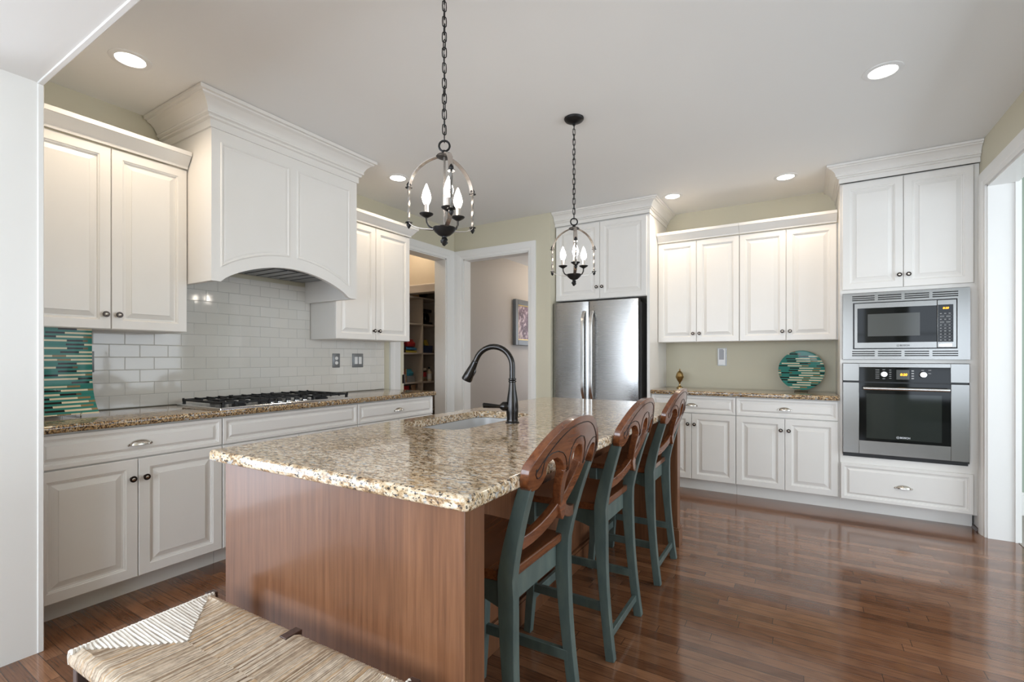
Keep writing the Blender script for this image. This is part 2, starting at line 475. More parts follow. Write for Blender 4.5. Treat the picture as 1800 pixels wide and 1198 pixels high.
# ------------------------------------------------------------------ mesh builder
class MB:
    def __init__(self):
        self.v = []
        self.f = []
        self.mi = []
        self.m = 0
        self.uv = {}

    def add(self, verts, faces):
        o = len(self.v)
        self.v += [Vector(p) for p in verts]
        for f in faces:
            self.f.append([o + i for i in f])
            self.mi.append(self.m)
        return self

    def box(self, x0, x1, y0, y1, z0, z1):
        p = [(x, y, z) for z in (z0, z1) for y in (y0, y1) for x in (x0, x1)]
        return self.add(p, [(0, 2, 3, 1), (4, 5, 7, 6), (0, 1, 5, 4), (2, 6, 7, 3), (0, 4, 6, 2), (1, 3, 7, 5)])

    def loops(self, ls, cap0=True, cap1=True, closed=True):
        n = len(ls[0])
        verts = [p for l in ls for p in l]
        faces = []
        for k in range(len(ls) - 1):
            for i in range(n if closed else n - 1):
                j = (i + 1) % n
                faces.append((k * n + i, k * n + j, (k + 1) * n + j, (k + 1) * n + i))
        if cap0:
            faces.append(tuple(reversed(range(n))))
        if cap1:
            faces.append(tuple((len(ls) - 1) * n + i for i in range(n)))
        return self.add(verts, faces)

    def lathe(self, prof, c=(0, 0, 0), axis='z', seg=20, cap=True):
        ls = []
        for r, h in prof:
            l = []
            for i in range(seg):
                a = 2 * PI * i / seg
                x, y = r * math.cos(a), r * math.sin(a)
                p = {'z': (x, y, h), 'y': (x, -h, y), 'x': (h, x, y)}[axis]
                l.append((c[0] + p[0], c[1] + p[1], c[2] + p[2]))
            ls.append(l)
        return self.loops(ls, cap, cap)

    def tube(self, path, r, seg=8, cap=True, closed=False, up=None, flat=None):
        """flat=(w,h): rectangular section instead of round; r may be a list"""
        P = [Vector(p) for p in path]
        n = len(P)
        ls = []
        prev = None
        for i in range(n):
            if closed:
                t = P[(i + 1) % n] - P[i - 1]
            else:
                t = P[min(i + 1, n - 1)] - P[max(i - 1, 0)]
            t.normalize()
            if up is not None:
                a = Vector(up)
                a = (a - t * a.dot(t))
                if a.length < 1e-6:
                    a = t.orthogonal()
            elif prev is None:
                a = t.orthogonal()
            else:
                a = prev - t * prev.dot(t)
            a.normalize()
            prev = a
            b = t.cross(a)
            rr = r[i] if isinstance(r, (list, tuple)) else r
            if flat:
                w_, h_ = flat[i] if isinstance(flat, list) else flat
                l = [P[i] + a * (sx * h_ / 2) + b * (sy * w_ / 2) for sx, sy in ((-1, -1), (1, -1), (1, 1), (-1, 1))]
            else:
                l = [P[i] + a * (rr * math.cos(2 * PI * k / seg)) + b * (rr * math.sin(2 * PI * k / seg)) for k in range(seg)]
            ls.append(l)
        if closed:
            ls.append(ls[0])
            cap = False
        return self.loops(ls, cap, cap)

    def prism(self, poly, d0, d1, plane='yz'):
        """extrude a 2D polygon; plane 'yz' -> along x, 'xz' -> along y, 'xy' -> along z"""
        def p3(a, b, d):
            return {'yz': (d, a, b), 'xz': (a, d, b), 'xy': (a, b, d)}[plane]
        return self.loops([[p3(a, b, d0) for a, b in poly], [p3(a, b, d1) for a, b in poly]])

    def sweep(self, prof, path, cap=True):
        """prof: list of (out, z); path: 2D points, outward is to the right of travel, mitred corners"""
        P = [Vector(p) for p in path]
        n = len(P)
        ls = []
        for i in range(n):
            d0 = (P[i] - P[i - 1]).normalized() if i > 0 else None
            d1 = (P[i + 1] - P[i]).normalized() if i < n - 1 else None
            n0 = Vector((d0.y, -d0.x)) if d0 else None
            n1 = Vector((d1.y, -d1.x)) if d1 else None
            if n0 is None:
                k = n1
            elif n1 is None:
                k = n0
            else:
                k = (n0 + n1)
                k = k / (1 + n0.dot(n1))
            ls.append([(P[i].x + k.x * o, P[i].y + k.y * o, z) for o, z in prof])
        return self.loops(ls, cap, cap)

    def panel(self, x0, x1, z0, z1, yb, t, fr=0.058, sl=0.024):
        """raised-panel door; back at yb, front at yb - t, facing -y"""
        yf = yb - t
        st = [(0, yb), (0, yf + 0.003), (0.003, yf), (fr - 0.010, yf), (fr - 0.007, yf + 0.0035), (fr - 0.002, yf + 0.005), (fr, yf + 0.0115),
              (fr + 0.008, yf + 0.0118), (fr + 0.008 + sl, yf + 0.0035), (fr + 0.0095 + sl, yf + 0.0010)]
        ls = []
        for i, y in st:
            ls.append([(x0 + i, y, z0 + i), (x1 - i, y, z0 + i), (x1 - i, y, z1 - i), (x0 + i, y, z1 - i)])
        return self.loops(ls)

    def ball(self, c, r, seg=14, rings=8, sc=(1, 1, 1)):
        ls = []
        for k in range(1, rings):
            a = PI * k / rings
            ls.append([(c[0] + sc[0] * r * math.sin(a) * math.cos(2 * PI * i / seg), c[1] + sc[1] * r * math.sin(a) * math.sin(2 * PI * i / seg), c[2] - sc[2] * r * math.cos(a)) for i in range(seg)])
        return self.loops(ls)


WORLD = set()
SMOOTH = 0.65


def root_of(o):
    while o.parent:
        o = o.parent
    return o


def obj(name, mb, mats, parent=None, bevel=0.0, smooth=True, segs=2, sharp=None):
    me = bpy.data.meshes.new(name)
    vs = mb.v
    off = Vector((0, 0, 0))
    loc = Vector((0, 0, 0))
    if parent is not None:
        r = root_of(parent)
        if r.name in WORLD:
            off = Vector(r.location)
    else:
        xs = [v.x for v in vs]
        ys = [v.y for v in vs]
        zs = [v.z for v in vs]
        off = Vector(((min(xs) + max(xs)) / 2, (min(ys) + max(ys)) / 2, min(zs)))
        loc = off
    me.from_pydata([v - off for v in vs], [], mb.f)
    if not isinstance(mats, (list, tuple)):
        mats = [mats]
    for m_ in mats:
        me.materials.append(m_ if not isinstance(m_, str) else M[m_])
    if len(mats) > 1:
        me.polygons.foreach_set('material_index', mb.mi)
    bm = bmesh.new()
    bm.from_mesh(me)
    bmesh.ops.recalc_face_normals(bm, faces=bm.faces)
    bm.to_mesh(me)
    bm.free()
    if smooth:
        me.polygons.foreach_set('use_smooth', [True] * len(me.polygons))
        me.set_sharp_from_angle(angle=sharp or SMOOTH)
    o = bpy.data.objects.new(name, me)
    C.objects.link(o)
    if parent is not None:
        o.parent = parent
    else:
        o.location = loc
    if bevel:
        b = o.modifiers.new('edge', 'BEVEL')
        b.width = bevel
        b.segments = segs
        b.limit_method = 'ANGLE'
        b.angle_limit = 0.7
        b.harden_normals = False
    return o


def tag(o, label, cat, group=None, kind=None):
    o['label'] = label
    o['category'] = cat
    if group:
        o['group'] = group
    if kind:
        o['kind'] = kind
    return o


def thing(name, label, cat, loc, rot=0.0, group=None):
    o = bpy.data.objects.new(name, None)
    o.empty_display_size = 0.1
    C.objects.link(o)
    o.location = loc
    o.rotation_euler = (0, 0, rot)
    tag(o, label, cat, group)
    if rot == 0.0:
        WORLD.add(o.name)
    return o


def local(o):
    """verts are given in the thing's own axes"""
    WORLD.discard(o.name)
    return o


def plabel(o, label):
    o['label'] = label
    return o


def struct(name, mb, m, bevel=0.0):
    o = obj(name, mb, m, None, bevel)
    o['kind'] = 'structure'
    return o


def copy_tree(src, parent=None):
    c = src.copy()
    C.objects.link(c)
    if parent is not None:
        c.parent = parent
    for ch in list(src.children):
        copy_tree(ch, c)
    return c


def text_mesh(body, size, ext=0.0005, shear=0.0, bold=0.0):
    cu = bpy.data.curves.new('lettering', 'FONT')
    cu.body = body
    cu.size = size
    cu.extrude = ext
    cu.shear = shear
    cu.offset = bold
    cu.align_x = 'CENTER'
    cu.align_y = 'CENTER'
    to = bpy.data.objects.new('lettering', cu)
    C.objects.link(to)
    dg = bpy.context.evaluated_depsgraph_get()
    me = bpy.data.meshes.new_from_object(to.evaluated_get(dg))
    mb = MB()
    vs = [v.co.copy() for v in me.vertices]
    fs = [list(p.vertices) for p in me.polygons]
    bpy.data.objects.remove(to)
    bpy.data.curves.remove(cu)
    bpy.data.meshes.remove(me)
    return vs, fs


def text_xz(mb, body, size, cx, y, cz, **kw):
    """lettering standing in the xz plane, read from -y"""
    vs, fs = text_mesh(body, size, **kw)
    mb.add([(cx + v.x, y - v.z, cz + v.y) for v in vs], fs)


CEIL = 2.73
XL = -3.52       # left wall
YD = 4.44        # wall with the doorway
YB = 5.20        # back wall
XR = 1.06        # right wall

# ------------------------------------------------------------------ setting: shell
mb = MB().box(-6.0, 1.205, -3.2, 7.6, -0.06, 0.0)
struct('floor', mb, 'floor')
mb = MB().box(1.205, 4.2, -3.2, 7.6, -0.06, 0.004)
struct('floor_carpet', mb, 'carpet')
mb = MB().box(-6.0, 4.2, -3.2, 7.6, CEIL, CEIL + 0.1)
struct('ceiling', mb, 'ceil')

# left wall with the pantry opening (y 3.61 .. 4.292, z < 2.36)
mb = MB().box(XL - 0.16, XL, 0.66, 3.61, 0, CEIL).box(XL - 0.16, XL, 4.292, 4.56, 0, CEIL).box(XL - 0.16, XL, 3.61, 4.292, 2.36, CEIL)
struct('wall_left', mb, 'wall')
# wall with doorway to the hall (x -3.38 .. -2.504)
mb = MB().box(XL, -3.38, YD, YD + 0.12, 0, CEIL).box(-2.504, -2.246, YD, YD + 0.12, 0, CEIL).box(-3.38, -2.504, YD, YD + 0.12, 2.36, CEIL)
struct('wall_doorway', mb, 'wall')
mb = MB().box(-2.366, -2.246, YD + 0.12, YB, 0, CEIL)
struct('wall_return', mb, 'wall')
mb = MB().box(-2.366, XR + 0.14, YB, YB + 0.12, 0, CEIL)
struct('wall_back', mb, 'wall')
# right wall with the wide opening (y 0.9 .. 4.437, z < 2.39)
mb = MB().box(XR, XR + 0.145, 4.437, YB, 0, CEIL).box(XR, XR + 0.145, 0.9, 4.437, 2.39, CEIL).box(XR, XR + 0.145, -3.0, 0.9, 0, CEIL)
struct('wall_right', mb, 'wall')
# wide opening between breakfast area and kitchen: header and jamb
mb = MB().box(-3.68, -2.70, 0.36, 0.66, 0, CEIL).box(-2.70, XR, 0.36, 0.66, 2.357, CEIL)
struct('wall_front', mb, 'trim')
mb = MB().box(-2.735, -2.695, 0.655, 0.675, 0, 2.352).box(-2.735, XR, 0.655, 0.675, 2.352, 2.40)
struct('trim_1', mb, 'trim', 0.003)
# breakfast area behind the camera
mb = MB()
mb.box(-3.82, -3.68, -0.2, 0.66, 0, CEIL).box(-3.82, -3.68, -3.2, -2.5, 0, CEIL).box(-3.82, -3.68, -2.5, -0.2, 2.13, CEIL)
struct('wall_breakfast', mb, 'wall')
mb = MB()
mb.box(-3.68, -3.4, -3.14, -3.0, 0, CEIL).box(0.4, 0.85, -3.14, -3.0, 0, CEIL).box(3.35, 4.2, -3.14, -3.0, 0, CEIL)
for a, b in ((-3.4, 0.4), (0.85, 3.35)):
    mb.box(a, b, -3.14, -3.0, 0, 0.35).box(a, b, -3.14, -3.0, 2.35, CEIL)
struct('wall_rear', mb, 'wall')


def window(name, x0, x1, z0, z1, y, n, horiz=True):
    mb = MB()
    w_ = 0.06
    if horiz:
        B = lambda a, b, c, d: mb.box(a, b, y - 0.03, y + 0.03, c, d)
    else:
        B = lambda a, b, c, d: mb.box(y - 0.03, y + 0.03, a, b, c, d)
    B(x0, x1, z0, z0 + w_)
    B(x0, x1, z1 - w_, z1)
    for k in range(n + 1):
        xx = x0 + (x1 - x0 - w_) * k / n
        B(xx, xx + w_, z0, z1)
    for k in range(1, 3):
        zz = z0 + (z1 - z0) * k / 3
        B(x0, x1, zz - 0.01, zz + 0.01)
    o = struct(name, mb, 'trim')
    return o


window('window_1', -3.4, 0.4, 0.35, 2.35, -2.97, 4)
window('window_2', 0.85, 3.35, 0.35, 2.35, -2.97, 3)
window('window_3', -2.5, -0.2, 0.0, 2.13, -3.66, 2, False)
# room on the right, beyond the opening
mb = MB().box(XR + 0.14, 4.2, YB, YB + 0.12, 0, CEIL).box(3.5, 3.62, -3.0, YB, 0, CEIL)
struct('wall_far_right', mb, 'green')
mb = MB().box(XR + 0.145, 3.5, YB - 0.018, YB, 0.004, 0.16).box(XR + 0.145, 3.5, YB - 0.012, YB, 0.16, 0.18)
struct('baseboard_far_right', mb, 'trim', 0.002)
# hall beyond the doorway
mb = MB().box(-3.68, -3.55, YD + 0.12, 7.6, 0, CEIL)
struct('wall_hall', mb, 'hall')
mb = MB().box(-3.55, -0.5, 7.48, 7.6, 0, CEIL)
struct('wall_hall_end', mb, 'hall')
mb = MB().box(-2.0, -1.9, YB + 0.12, 7.48, 0, CEIL)
struct('wall_hall_side', mb, 'hall')
mb = MB().box(-3.55, -2.0, YD + 0.12, 7.48, 2.60, CEIL)
struct('ceiling_hall', mb, 'ceil')
# pantry beyond the left wall
mb = MB().box(-4.85, -4.75, 3.3, 5.3, 0, CEIL).box(-4.85, XL - 0.16, 5.2, 5.3, 0, CEIL).box(-4.85, XL - 0.16, 3.3, 3.4, 0, CEIL)
struct('wall_pantry', mb, 'shelf')
mb = MB().box(-4.75, -3.68, 4.5, 4.62, 2.09, CEIL)
struct('wall_pantry_soffit', mb, 'pantry')
mb = MB().sweep([(0, 2.035), (0.012, 2.035), (0.018, 2.05), (0.02, 2.10), (0.03, 2.115), (0.03, 2.13), (0, 2.14)], [(-4.75, 4.5), (-3.68, 4.5)])
mb.box(-4.75, -3.68, 4.5, 4.62, 2.035, 2.09)
struct('trim_2', mb, 'shelf')


# casings
def casing_profile(w_, t):
    return [(0, 0), (0, t * 0.55), (0.008, t * 0.6), (w_ * 0.30, t * 0.62), (w_ * 0.36, t * 0.85), (w_ * 0.85, t), (w_, t * 0.95), (w_, 0)]


def casing_y(name, x0, x1, ztop, y, wl, wr, wt, t, m='trim', legs=(True, True)):
    """casing on a wall facing -y round the opening x0..x1"""
    mb = MB()

    def leg(prof, sx, xe):
        mb.loops([[(xe + sx * a, y - b, 0.0) for a, b in prof], [(xe + sx * a, y - b, ztop + a * (wt / prof[-1][0])) for a, b in prof]])
    if legs[0]:
        leg(casing_profile(wl, t), -1, x0)
    if legs[1]:
        leg(casing_profile(wr, t), 1, x1)
    pr = casing_profile(wt, t)
    mb.loops([[(x0 - a * wl / wt, y - b, ztop + a) for a, b in pr], [(x1 + a * wr / wt, y - b, ztop + a) for a, b in pr]])
    return mb


mb = casing_y('', -3.38, -2.504, 2.36, YD, 0.122, 0.085, 0.10, 0.022)
# jambs
mb.box(-3.38, -3.368, YD, YD + 0.12, 0, 2.36).box(-2.516, -2.504, YD, YD + 0.12, 0, 2.36).box(-3.38, -2.504, YD, YD + 0.12, 2.348, 2.36)
struct('door_1', mb, 'trim')


def casing_x(y0, y1, ztop, x, wl, wr, wt, t, sgn=1, legs=(True, True)):
    mb = MB()

    def leg(prof, sy, ye):
        mb.loops([[(x + sgn * b, ye + sy * a, 0.0) for a, b in prof], [(x + sgn * b, ye + sy * a, ztop + a * (wt / prof[-1][0])) for a, b in prof]])
    if legs[0]:
        leg(casing_profile(wl, t), -1, y0)
    if legs[1]:
        leg(casing_profile(wr, t), 1, y1)
    pr = casing_profile(wt, t)
    mb.loops([[(x + sgn * b, y0 - a * wl / wt, ztop + a) for a, b in pr], [(x + sgn * b, y1 + a * wr / wt, ztop + a) for a, b in pr]])
    return mb


mb = casing_x(3.508, 4.292, 2.36, XL, 0.10, 0.136, 0.105, 0.022)
mb.box(XL - 0.16, XL, 4.28, 4.292, 0, 2.36).box(XL - 0.16, XL, 3.61, 4.292, 2.348, 2.36)
mb.box(XL - 0.03, XL + 0.006, 3.508, 3.56, 0, 2.36).box(XL - 0.09, XL - 0.004, 3.56, 3.615, 0, 2.36)
d2 = struct('door_2', mb, 'trim')
mbh = MB().box(XL - 0.012, XL + 0.004, 3.588, 3.622, 0.955, 1.045)
mbh.lathe([(0.008, 0.95), (0.008, 1.05)], (XL + 0.004, 3.618, 0), 'z', 8)
h = obj('door_hinge', mbh, 'bronze')
h.parent = d2
h.matrix_parent_inverse = d2.matrix_world.inverted() if False else Matrix.Translation(-d2.location)
h['label'] = 'dark hinge'

mb = casing_x(0.9, 4.437, 2.39, XR, 0.10, 0.105, 0.10, 0.022, -1)
mb.box(XR, XR + 0.145, 4.425, 4.437, 0, 2.39).box(XR, XR + 0.145, 0.9, 4.437, 2.378, 2.39)
mb.box(XR + 0.13, XR + 0.16, 4.41, 4.437, 0, 2.39)
struct('door_3', mb, 'trim')
mb = MB().box(XR - 0.012, XR, 4.545, 4.70, 0, 0.13)
struct('baseboard_right', mb, 'trim', 0.002)
mb = MB().sweep([(0, 0), (0.018, 0), (0.016, 0.008), (0.009, 0.016), (0, 0.019)], [(XR - 0.012, 4.66), (XR - 0.012, 4.545)])
struct('trim_3', mb, 'benchwood')

# ------------------------------------------------------------------ subway tile
mb = MB().box(XL + 0.001, XL + 0.011, 0.68, 3.332, 0.915, 1.372)
mb.box(XL + 0.001, XL + 0.011, 1.452, 2.508, 1.372, 1.80)
tl = obj('tile_backsplash', mb, 'tile')
tag(tl, 'glossy off-white subway tile backsplash behind the gas cooktop', 'backsplash')

# ------------------------------------------------------------------ hardware builders
def knob_mb(x, z, y):
    mb = MB()
    mb.m = 0
    mb.lathe([(0.0085, 0), (0.0085, 0.004), (0.0055, 0.008), (0.0055, 0.016), (0.012, 0.019), (0.0155, 0.022), (0.016, 0.0245), (0.014, 0.0275), (0.0078, 0.0275)], (x, y, z), 'y', 18, True)
    mb.m = 1
    mb.lathe([(0.0078, 0.0272), (0.0070, 0.0285), (0.003, 0.0300), (0.001, 0.0303)], (x, y, z), 'y', 18, True)
    return mb


def pull_mb(x, z, y):
    mb = MB()
    W, D, Hh = 0.088, 0.024, 0.026
    na, nb = 16, 7
    for off in (0.0, 0.002):
        ls = []
        for j in range(nb + 1):
            b = PI / 2 * j / nb
            ls.append([(x - (W / 2 - off) * math.cos(PI * i / na), y - 0.001 - (D - off) * math.sin(PI * i / na) * math.cos(b), z - Hh / 2 + (Hh - off) * math.sin(PI * i / na) ** 0.8 * math.sin(b)) for i in range(na + 1)])
        mb.loops(ls, False, False, False)
    for s in (-1, 1):
        mb.lathe([(0.006, 0), (0.007, 0.003), (0.004, 0.006)], (x + s * (W / 2 + 0.004), y, z - Hh / 2 + 0.003), 'y', 10)
    return mb


KN = ['bronze', 'nickel']


def add_door(root, x0, x1, z0, z1, yb=0.0, t=0.02, knob=None, fr=0.058):
    mb = MB().panel(x0, x1, z0, z1, yb, t, fr)
    d = obj('door', mb, 'cab', root, sharp=0.12)
    if knob:
        obj('knob', knob_mb(knob[0], knob[1], yb - t), KN, d)
    return d


def add_drawer(root, x0, x1, z0, z1, yb=0.0, t=0.02, pull=True, fr=0.028):
    mb = MB().panel(x0, x1, z0, z1, yb, t, fr, 0.012)
    d = obj('drawer', mb, 'cab', root, sharp=0.12)
    if pull:
        plabel(obj('cup_pull', pull_mb((x0 + x1) / 2, (z0 + z1) / 2, yb - t), 'nickel', d), 'brushed nickel cup pull')
    return d


G = 0.0016  # half gap between fronts


def base_cabinet(name, label, loc, rot, wdt, doors, drawers, depth=0.60, kick=0.08, top=0.876, ztop=0.868):
    r = local(thing(name, label, 'cabinet', loc, rot))
    mb = MB().box(0.0, wdt, 0.0, depth, 0.10, top)
    obj('carcass', mb, 'cab', r)
    mb = MB().box(0.0, wdt, kick, kick + 0.02, 0.0, 0.10)
    obj('toe_kick', mb, 'cab', r)
    for x0, x1, pull in drawers:
        add_drawer(r, x0 + G, x1 - G, 0.713, ztop, pull=pull)
    for x0, x1, side in doors:
        kx = x1 - 0.029 if side > 0 else x0 + 0.029
        add_door(r, x0 + G, x1 - G, 0.108, 0.706, knob=(kx, 0.610))
    return r


CROWN_S = [(0, 0), (0.010, 0), (0.010, 0.014), (0.016, 0.020), (0.030, 0.036), (0.046, 0.058), (0.052, 0.066), (0.060, 0.068), (0.060, 0.092), (0, 0.092)]


def crown_big(h):
    k = h / 0.135
    pts = [(0, 0), (0.009, 0), (0.009, 0.034), (0.021, 0.038), (0.024, 0.044), (0.021, 0.049), (0.032, 0.053), (0.034, 0.059), (0.031, 0.064), (0.036, 0.074), (0.046, 0.090), (0.062, 0.104), (0.078, 0.111), (0.080, 0.117), (0.094, 0.119), (0.094, 0.135), (0, 0.135)]
    return [(o * min(1.15, k), z * k) for o, z in pts]


# ------------------------------------------------------------------ left wall cabinets (fronts face +x: local x -> world y)
R90 = PI / 2
XF = -2.91
base_cabinet('base_cabinet', 'white base cabinet with two doors below the striped teal glass platter, nearest the camera', (XF, 0.68, 0), R90, 0.808,
             [(0.0, 0.397, 1), (0.397, 0.808, -1)], [(0.0, 0.808, True)])
base_cabinet('base_cabinet', 'white base cabinet with wide plain front below the gas cooktop', (XF, 1.49, 0), R90, 0.985,
             [(0.0, 0.4925, 1), (0.4925, 0.985, -1)], [(0.0, 0.985, False)])
base_cabinet('base_cabinet', 'white base cabinet with cup-pull drawer beside the pantry doorway', (XF, 2.477, 0), R90, 0.86,
             [(0.0, 0.43, 1), (0.43, 0.86, -1)], [(0.0, 0.86, True)])


def upper_cabinet(name, label, loc, rot, wdt, doors, depth, z0, z1, knobz, crown=None, crown_path=None):
    r = local(thing(name, label, 'cabinet', loc, rot))
    mb = MB().box(0, wdt, 0, depth, z0, z1)
    obj('carcass', mb, 'cab', r)
    for x0, x1, side in doors:
        kx = x1 - 0.029 if side > 0 else x0 + 0.029
        add_door(r, x0 + G, x1 - G, z0 + 0.002, z1 - 0.006, knob=(kx, knobz))
    if crown:
        mb = MB().sweep([(o, z1 + z) for o, z in crown], crown_path)
        obj('crown_moulding', mb, 'cab', r, sharp=0.3)
    return r


UZ0, UZ1 = 1.372, 2.358
XU = -3.21
upper_cabinet('wall_cabinet', 'white two-door wall cabinet left of the range hood, above the striped platter', (XU, 0.68, 0), R90, 0.758,
              [(0, 0.386, 1), (0.386, 0.758, -1)], 0.308, UZ0, UZ1, 1.452, CROWN_S, [(0, -0.02), (0.757, -0.02)])
upper_cabinet('wall_cabinet', 'white narrow wall cabinet right of the range hood, above the switches', (XU, 2.515, 0), R90, 0.838,
              [(0, 0.419, 1), (0.419, 0.838, -1)], 0.308, UZ0, UZ1, 1.452, CROWN_S, [(0, -0.02), (0.838, -0.02), (0.838, 0.308)])

# ------------------------------------------------------------------ range hood
hd = local(thing('range_hood', 'white painted range hood with arched opening above the gas cooktop', 'range hood', (-2.94, 1.442, 0), R90))
HW = 1.05
Z0, Z1 = 1.667, 2.553
NA = 20


def arch_z(x):
    t = (x - 0.055) / (HW - 0.13)
    if t <= 0 or t >= 1:
        return Z0
    return Z0 + 0.145 * math.sin(PI * t) ** 0.72


def arch_strip(x0, x1, zt, zfun, ya, yb, n=24):
    mb = MB()
    xs = [x0 + (x1 - x0) * i / n for i in range(n + 1)]
    ls = []
    for x in xs:
        ls.append([(x, ya, zfun(x)), (x, ya, zt), (x, yb, zt), (x, yb, zfun(x))])
    mb.loops(ls)
    return mb


mb = arch_strip(0, HW, Z1, arch_z, -0.02, 0.01, 40)
mb.box(0, 0.03, 0.01, 0.568, Z0, Z1).box(HW - 0.03, HW, 0.01, 0.568, Z0, Z1).box(0.03, HW - 0.03, 0.01, 0.568, Z1 - 0.02, Z1)
obj('hood_body', mb, 'cab', hd)


def frame_panel(xa, xb, zt, side):
    """moulded panel outline with arched foot, plus a slightly raised field"""
    n = 14

    def foot(x):
        return max(arch_z(x) + 0.075, Z0 + 0.085)

    def outline(ins):
        pts = []
        for i in range(n + 1):
            x = xa + ins + (xb - xa - 2 * ins) * i / n
            pts.append((x, foot(x) + ins))
        pts += [(xb - ins, zt - ins), (xa + ins, zt - ins)]
        return pts
    mb = MB()
    ls = []
    for ins, y in ((0.0, -0.0195), (0.002, -0.024), (0.008, -0.026), (0.013, -0.0235), (0.016, -0.0185), (0.021, -0.0182), (0.024, -0.0215), (0.030, -0.0225)):
        ls.append([(x, y, z) for x, z in outline(ins)])
    mb.loops(ls, False, True)
    return mb


for xa, xb in ((0.05, 0.492), (0.545, 0.985)):
    obj('panel', frame_panel(xa, xb, 2.485, 0), 'cab', hd, sharp=0.12)
cb_ = crown_big(CEIL - Z1 - 0.002)
mb = MB().sweep([(o, Z1 + z) for o, z in cb_], [(0, 0.568), (0, -0.02), (HW, -0.02), (HW, 0.568)])
obj('crown_moulding', mb, 'cab', hd, sharp=0.3)
mb = MB().box(0.06, HW - 0.06, 0.06, 0.555, 1.83, 1.87)
for k in range(9):
    mb.box(0.12 + k * 0.09, 0.19 + k * 0.09, 0.12, 0.50, 1.822, 1.83)
plabel(obj('hood_insert', mb, 'tileplate', hd), 'dark metal hood insert')


# ------------------------------------------------------------------ countertops
def rrect(x0, x1, y0, y1, r, n=5):
    out = []
    for cx, cy, a0 in ((x1 - r, y1 - r, 0), (x0 + r, y1 - r, PI / 2), (x0 + r, y0 + r, PI), (x1 - r, y0 + r, 1.5 * PI)):
        for i in range(n + 1):
            a = a0 + PI / 2 * i / n
            out.append((cx + r * math.cos(a), cy + r * math.sin(a)))
    return out


def slab(x0, x1, y0, y1, z0, z1, rc=0.012, e=0.012, hole=None):
    """stone slab with rounded edges, optional rounded hole (x0,x1,y0,y1,r)"""
    mb = MB()
    prof = [(e * (1 - math.cos(a)), z1 - e + e * math.sin(a)) for a in (PI / 2, PI / 3, PI / 6, 0)] if False else None
    pts = []
    for k in range(5):
        a = PI / 2 * k / 4
        pts.append((e * (1 - math.sin(PI / 2 - a)) if False else e * (1 - math.cos(PI / 2 - a)), z1 - e * (1 - math.sin(PI / 2 - a))))
    # pts[0]: inset e at top ... pts[-1]: inset 0 at z1 - e
    pts = [(e * (1 - math.cos(PI / 2 - PI / 2 * k / 4)), z1 - e + e * math.sin(PI / 2 - PI / 2 * k / 4)) for k in range(5)]
    e2 = e * 0.7
    pts += [(e2 * (1 - math.cos(PI / 2 * k / 3)), z0 + e2 - e2 * math.sin(PI / 2 * k / 3)) for k in range(4)]
    ls = [[(x, y, z) for x, y in rrect(x0 + i, x1 - i, y0 + i, y1 - i, max(rc - i, 0.002))] for i, z in pts]
    if hole is None:
        mb.loops(ls)
        return mb
    mb.loops(ls, False, False)
    for ztop, up, ring in ((z1, True, ls[0]), (z0, False, ls[-1])):
        bm = bmesh.new()
        es = []
        for lp in (ring, [(x, y, ztop) for x, y in rrect(*hole[:4], hole[4], 8)]):
            vv = [bm.verts.new(p) for p in lp]
            for i in range(len(vv)):
                es.append(bm.edges.new((vv[i], vv[(i + 1) % len(vv)])))
        bmesh.ops.triangle_fill(bm, edges=es, use_beauty=True)
        bm.verts.index_update()
        mb.add([v.co.copy() for v in bm.verts], [[v.index for v in f.verts] for f in bm.faces])
        bm.free()
    hl = rrect(*hole[:4], hole[4], 8)
    mb.loops([[(x, y, z1) for x, y in hl], [(x, y, z0) for x, y in hl]], False, False)
    return mb


CT = 0.914
o = obj('granite_countertop', slab(XL + 0.012, -2.862, 0.68, 3.358, 0.878, CT), 'granite2')
tag(o, 'long speckled granite countertop along the tiled wall under the cooktop', 'countertop')
o = obj('granite_countertop', slab(-1.248, 0.243, 4.565, YB - 0.002, 0.878, CT), 'granite2')
tag(o, 'short granite countertop under the round striped plate, beside the oven tower', 'countertop')
IX0, IX1, IY0, IY1 = -1.690, -0.628, 0.838, 3.32
SINK = (-1.585, -1.225, 1.59, 2.28, 0.085)
o = obj('granite_island_top', slab(IX0, IX1, IY0, IY1, 0.878, CT, 0.018, 0.012, SINK), 'granite')
tag(o, 'large granite island top with the sink cut into it', 'countertop')

# ------------------------------------------------------------------ island
isl = thing('kitchen_island', 'cherry wood kitchen island under the granite top, bar stools along it', 'island', (-1.12, 2.04, 0))
mb = MB().box(-1.612, -1.10, 0.948, 1.57, 0.10, 0.874).box(-1.612, -1.10, 2.30, 3.19, 0.10, 0.874)
mb.box(-1.612, -1.10, 1.57, 2.30, 0.10, 0.62).box(-1.612, -1.600, 1.57, 2.30, 0.62, 0.874)
mb.box(-1.54, -1.10, 0.942, 3.19, 0.0, 0.10).box(-1.125, -1.10, 1.57, 2.30, 0.62, 0.874)
obj('body', mb, 'cherry_dark', isl)
mb = MB().box(-1.0995, -1.08, 0.943, 3.177, 0.0, 0.10).box(-1.0995, -1.085, 0.943, 3.177, 0.10, 0.115)
obj('base_moulding', mb, 'cherry', isl, 0.002)
mb = MB().box(-1.632, -0.655, 0.866, 0.886, 0.0, 0.874)
plabel(obj('end_panel', mb, 'cherry', isl, 0.0015), 'broad end panel with vertical cherry grain')
mb = MB().box(-1.630, -0.657, 0.886, 0.948, 0.0, 0.874)
obj('end_post', mb, 'cherry_dark', isl)
mb = MB().box(-1.632, -0.660, 3.19, 3.27, 0.0, 0.874)
mb.box(-1.64, -0.647, 3.178, 3.282, 0.0, 0.105).box(-1.636, -0.653, 3.183, 3.277, 0.105, 0.118)
obj('end_panel', mb, 'cherry', isl, 0.0015)
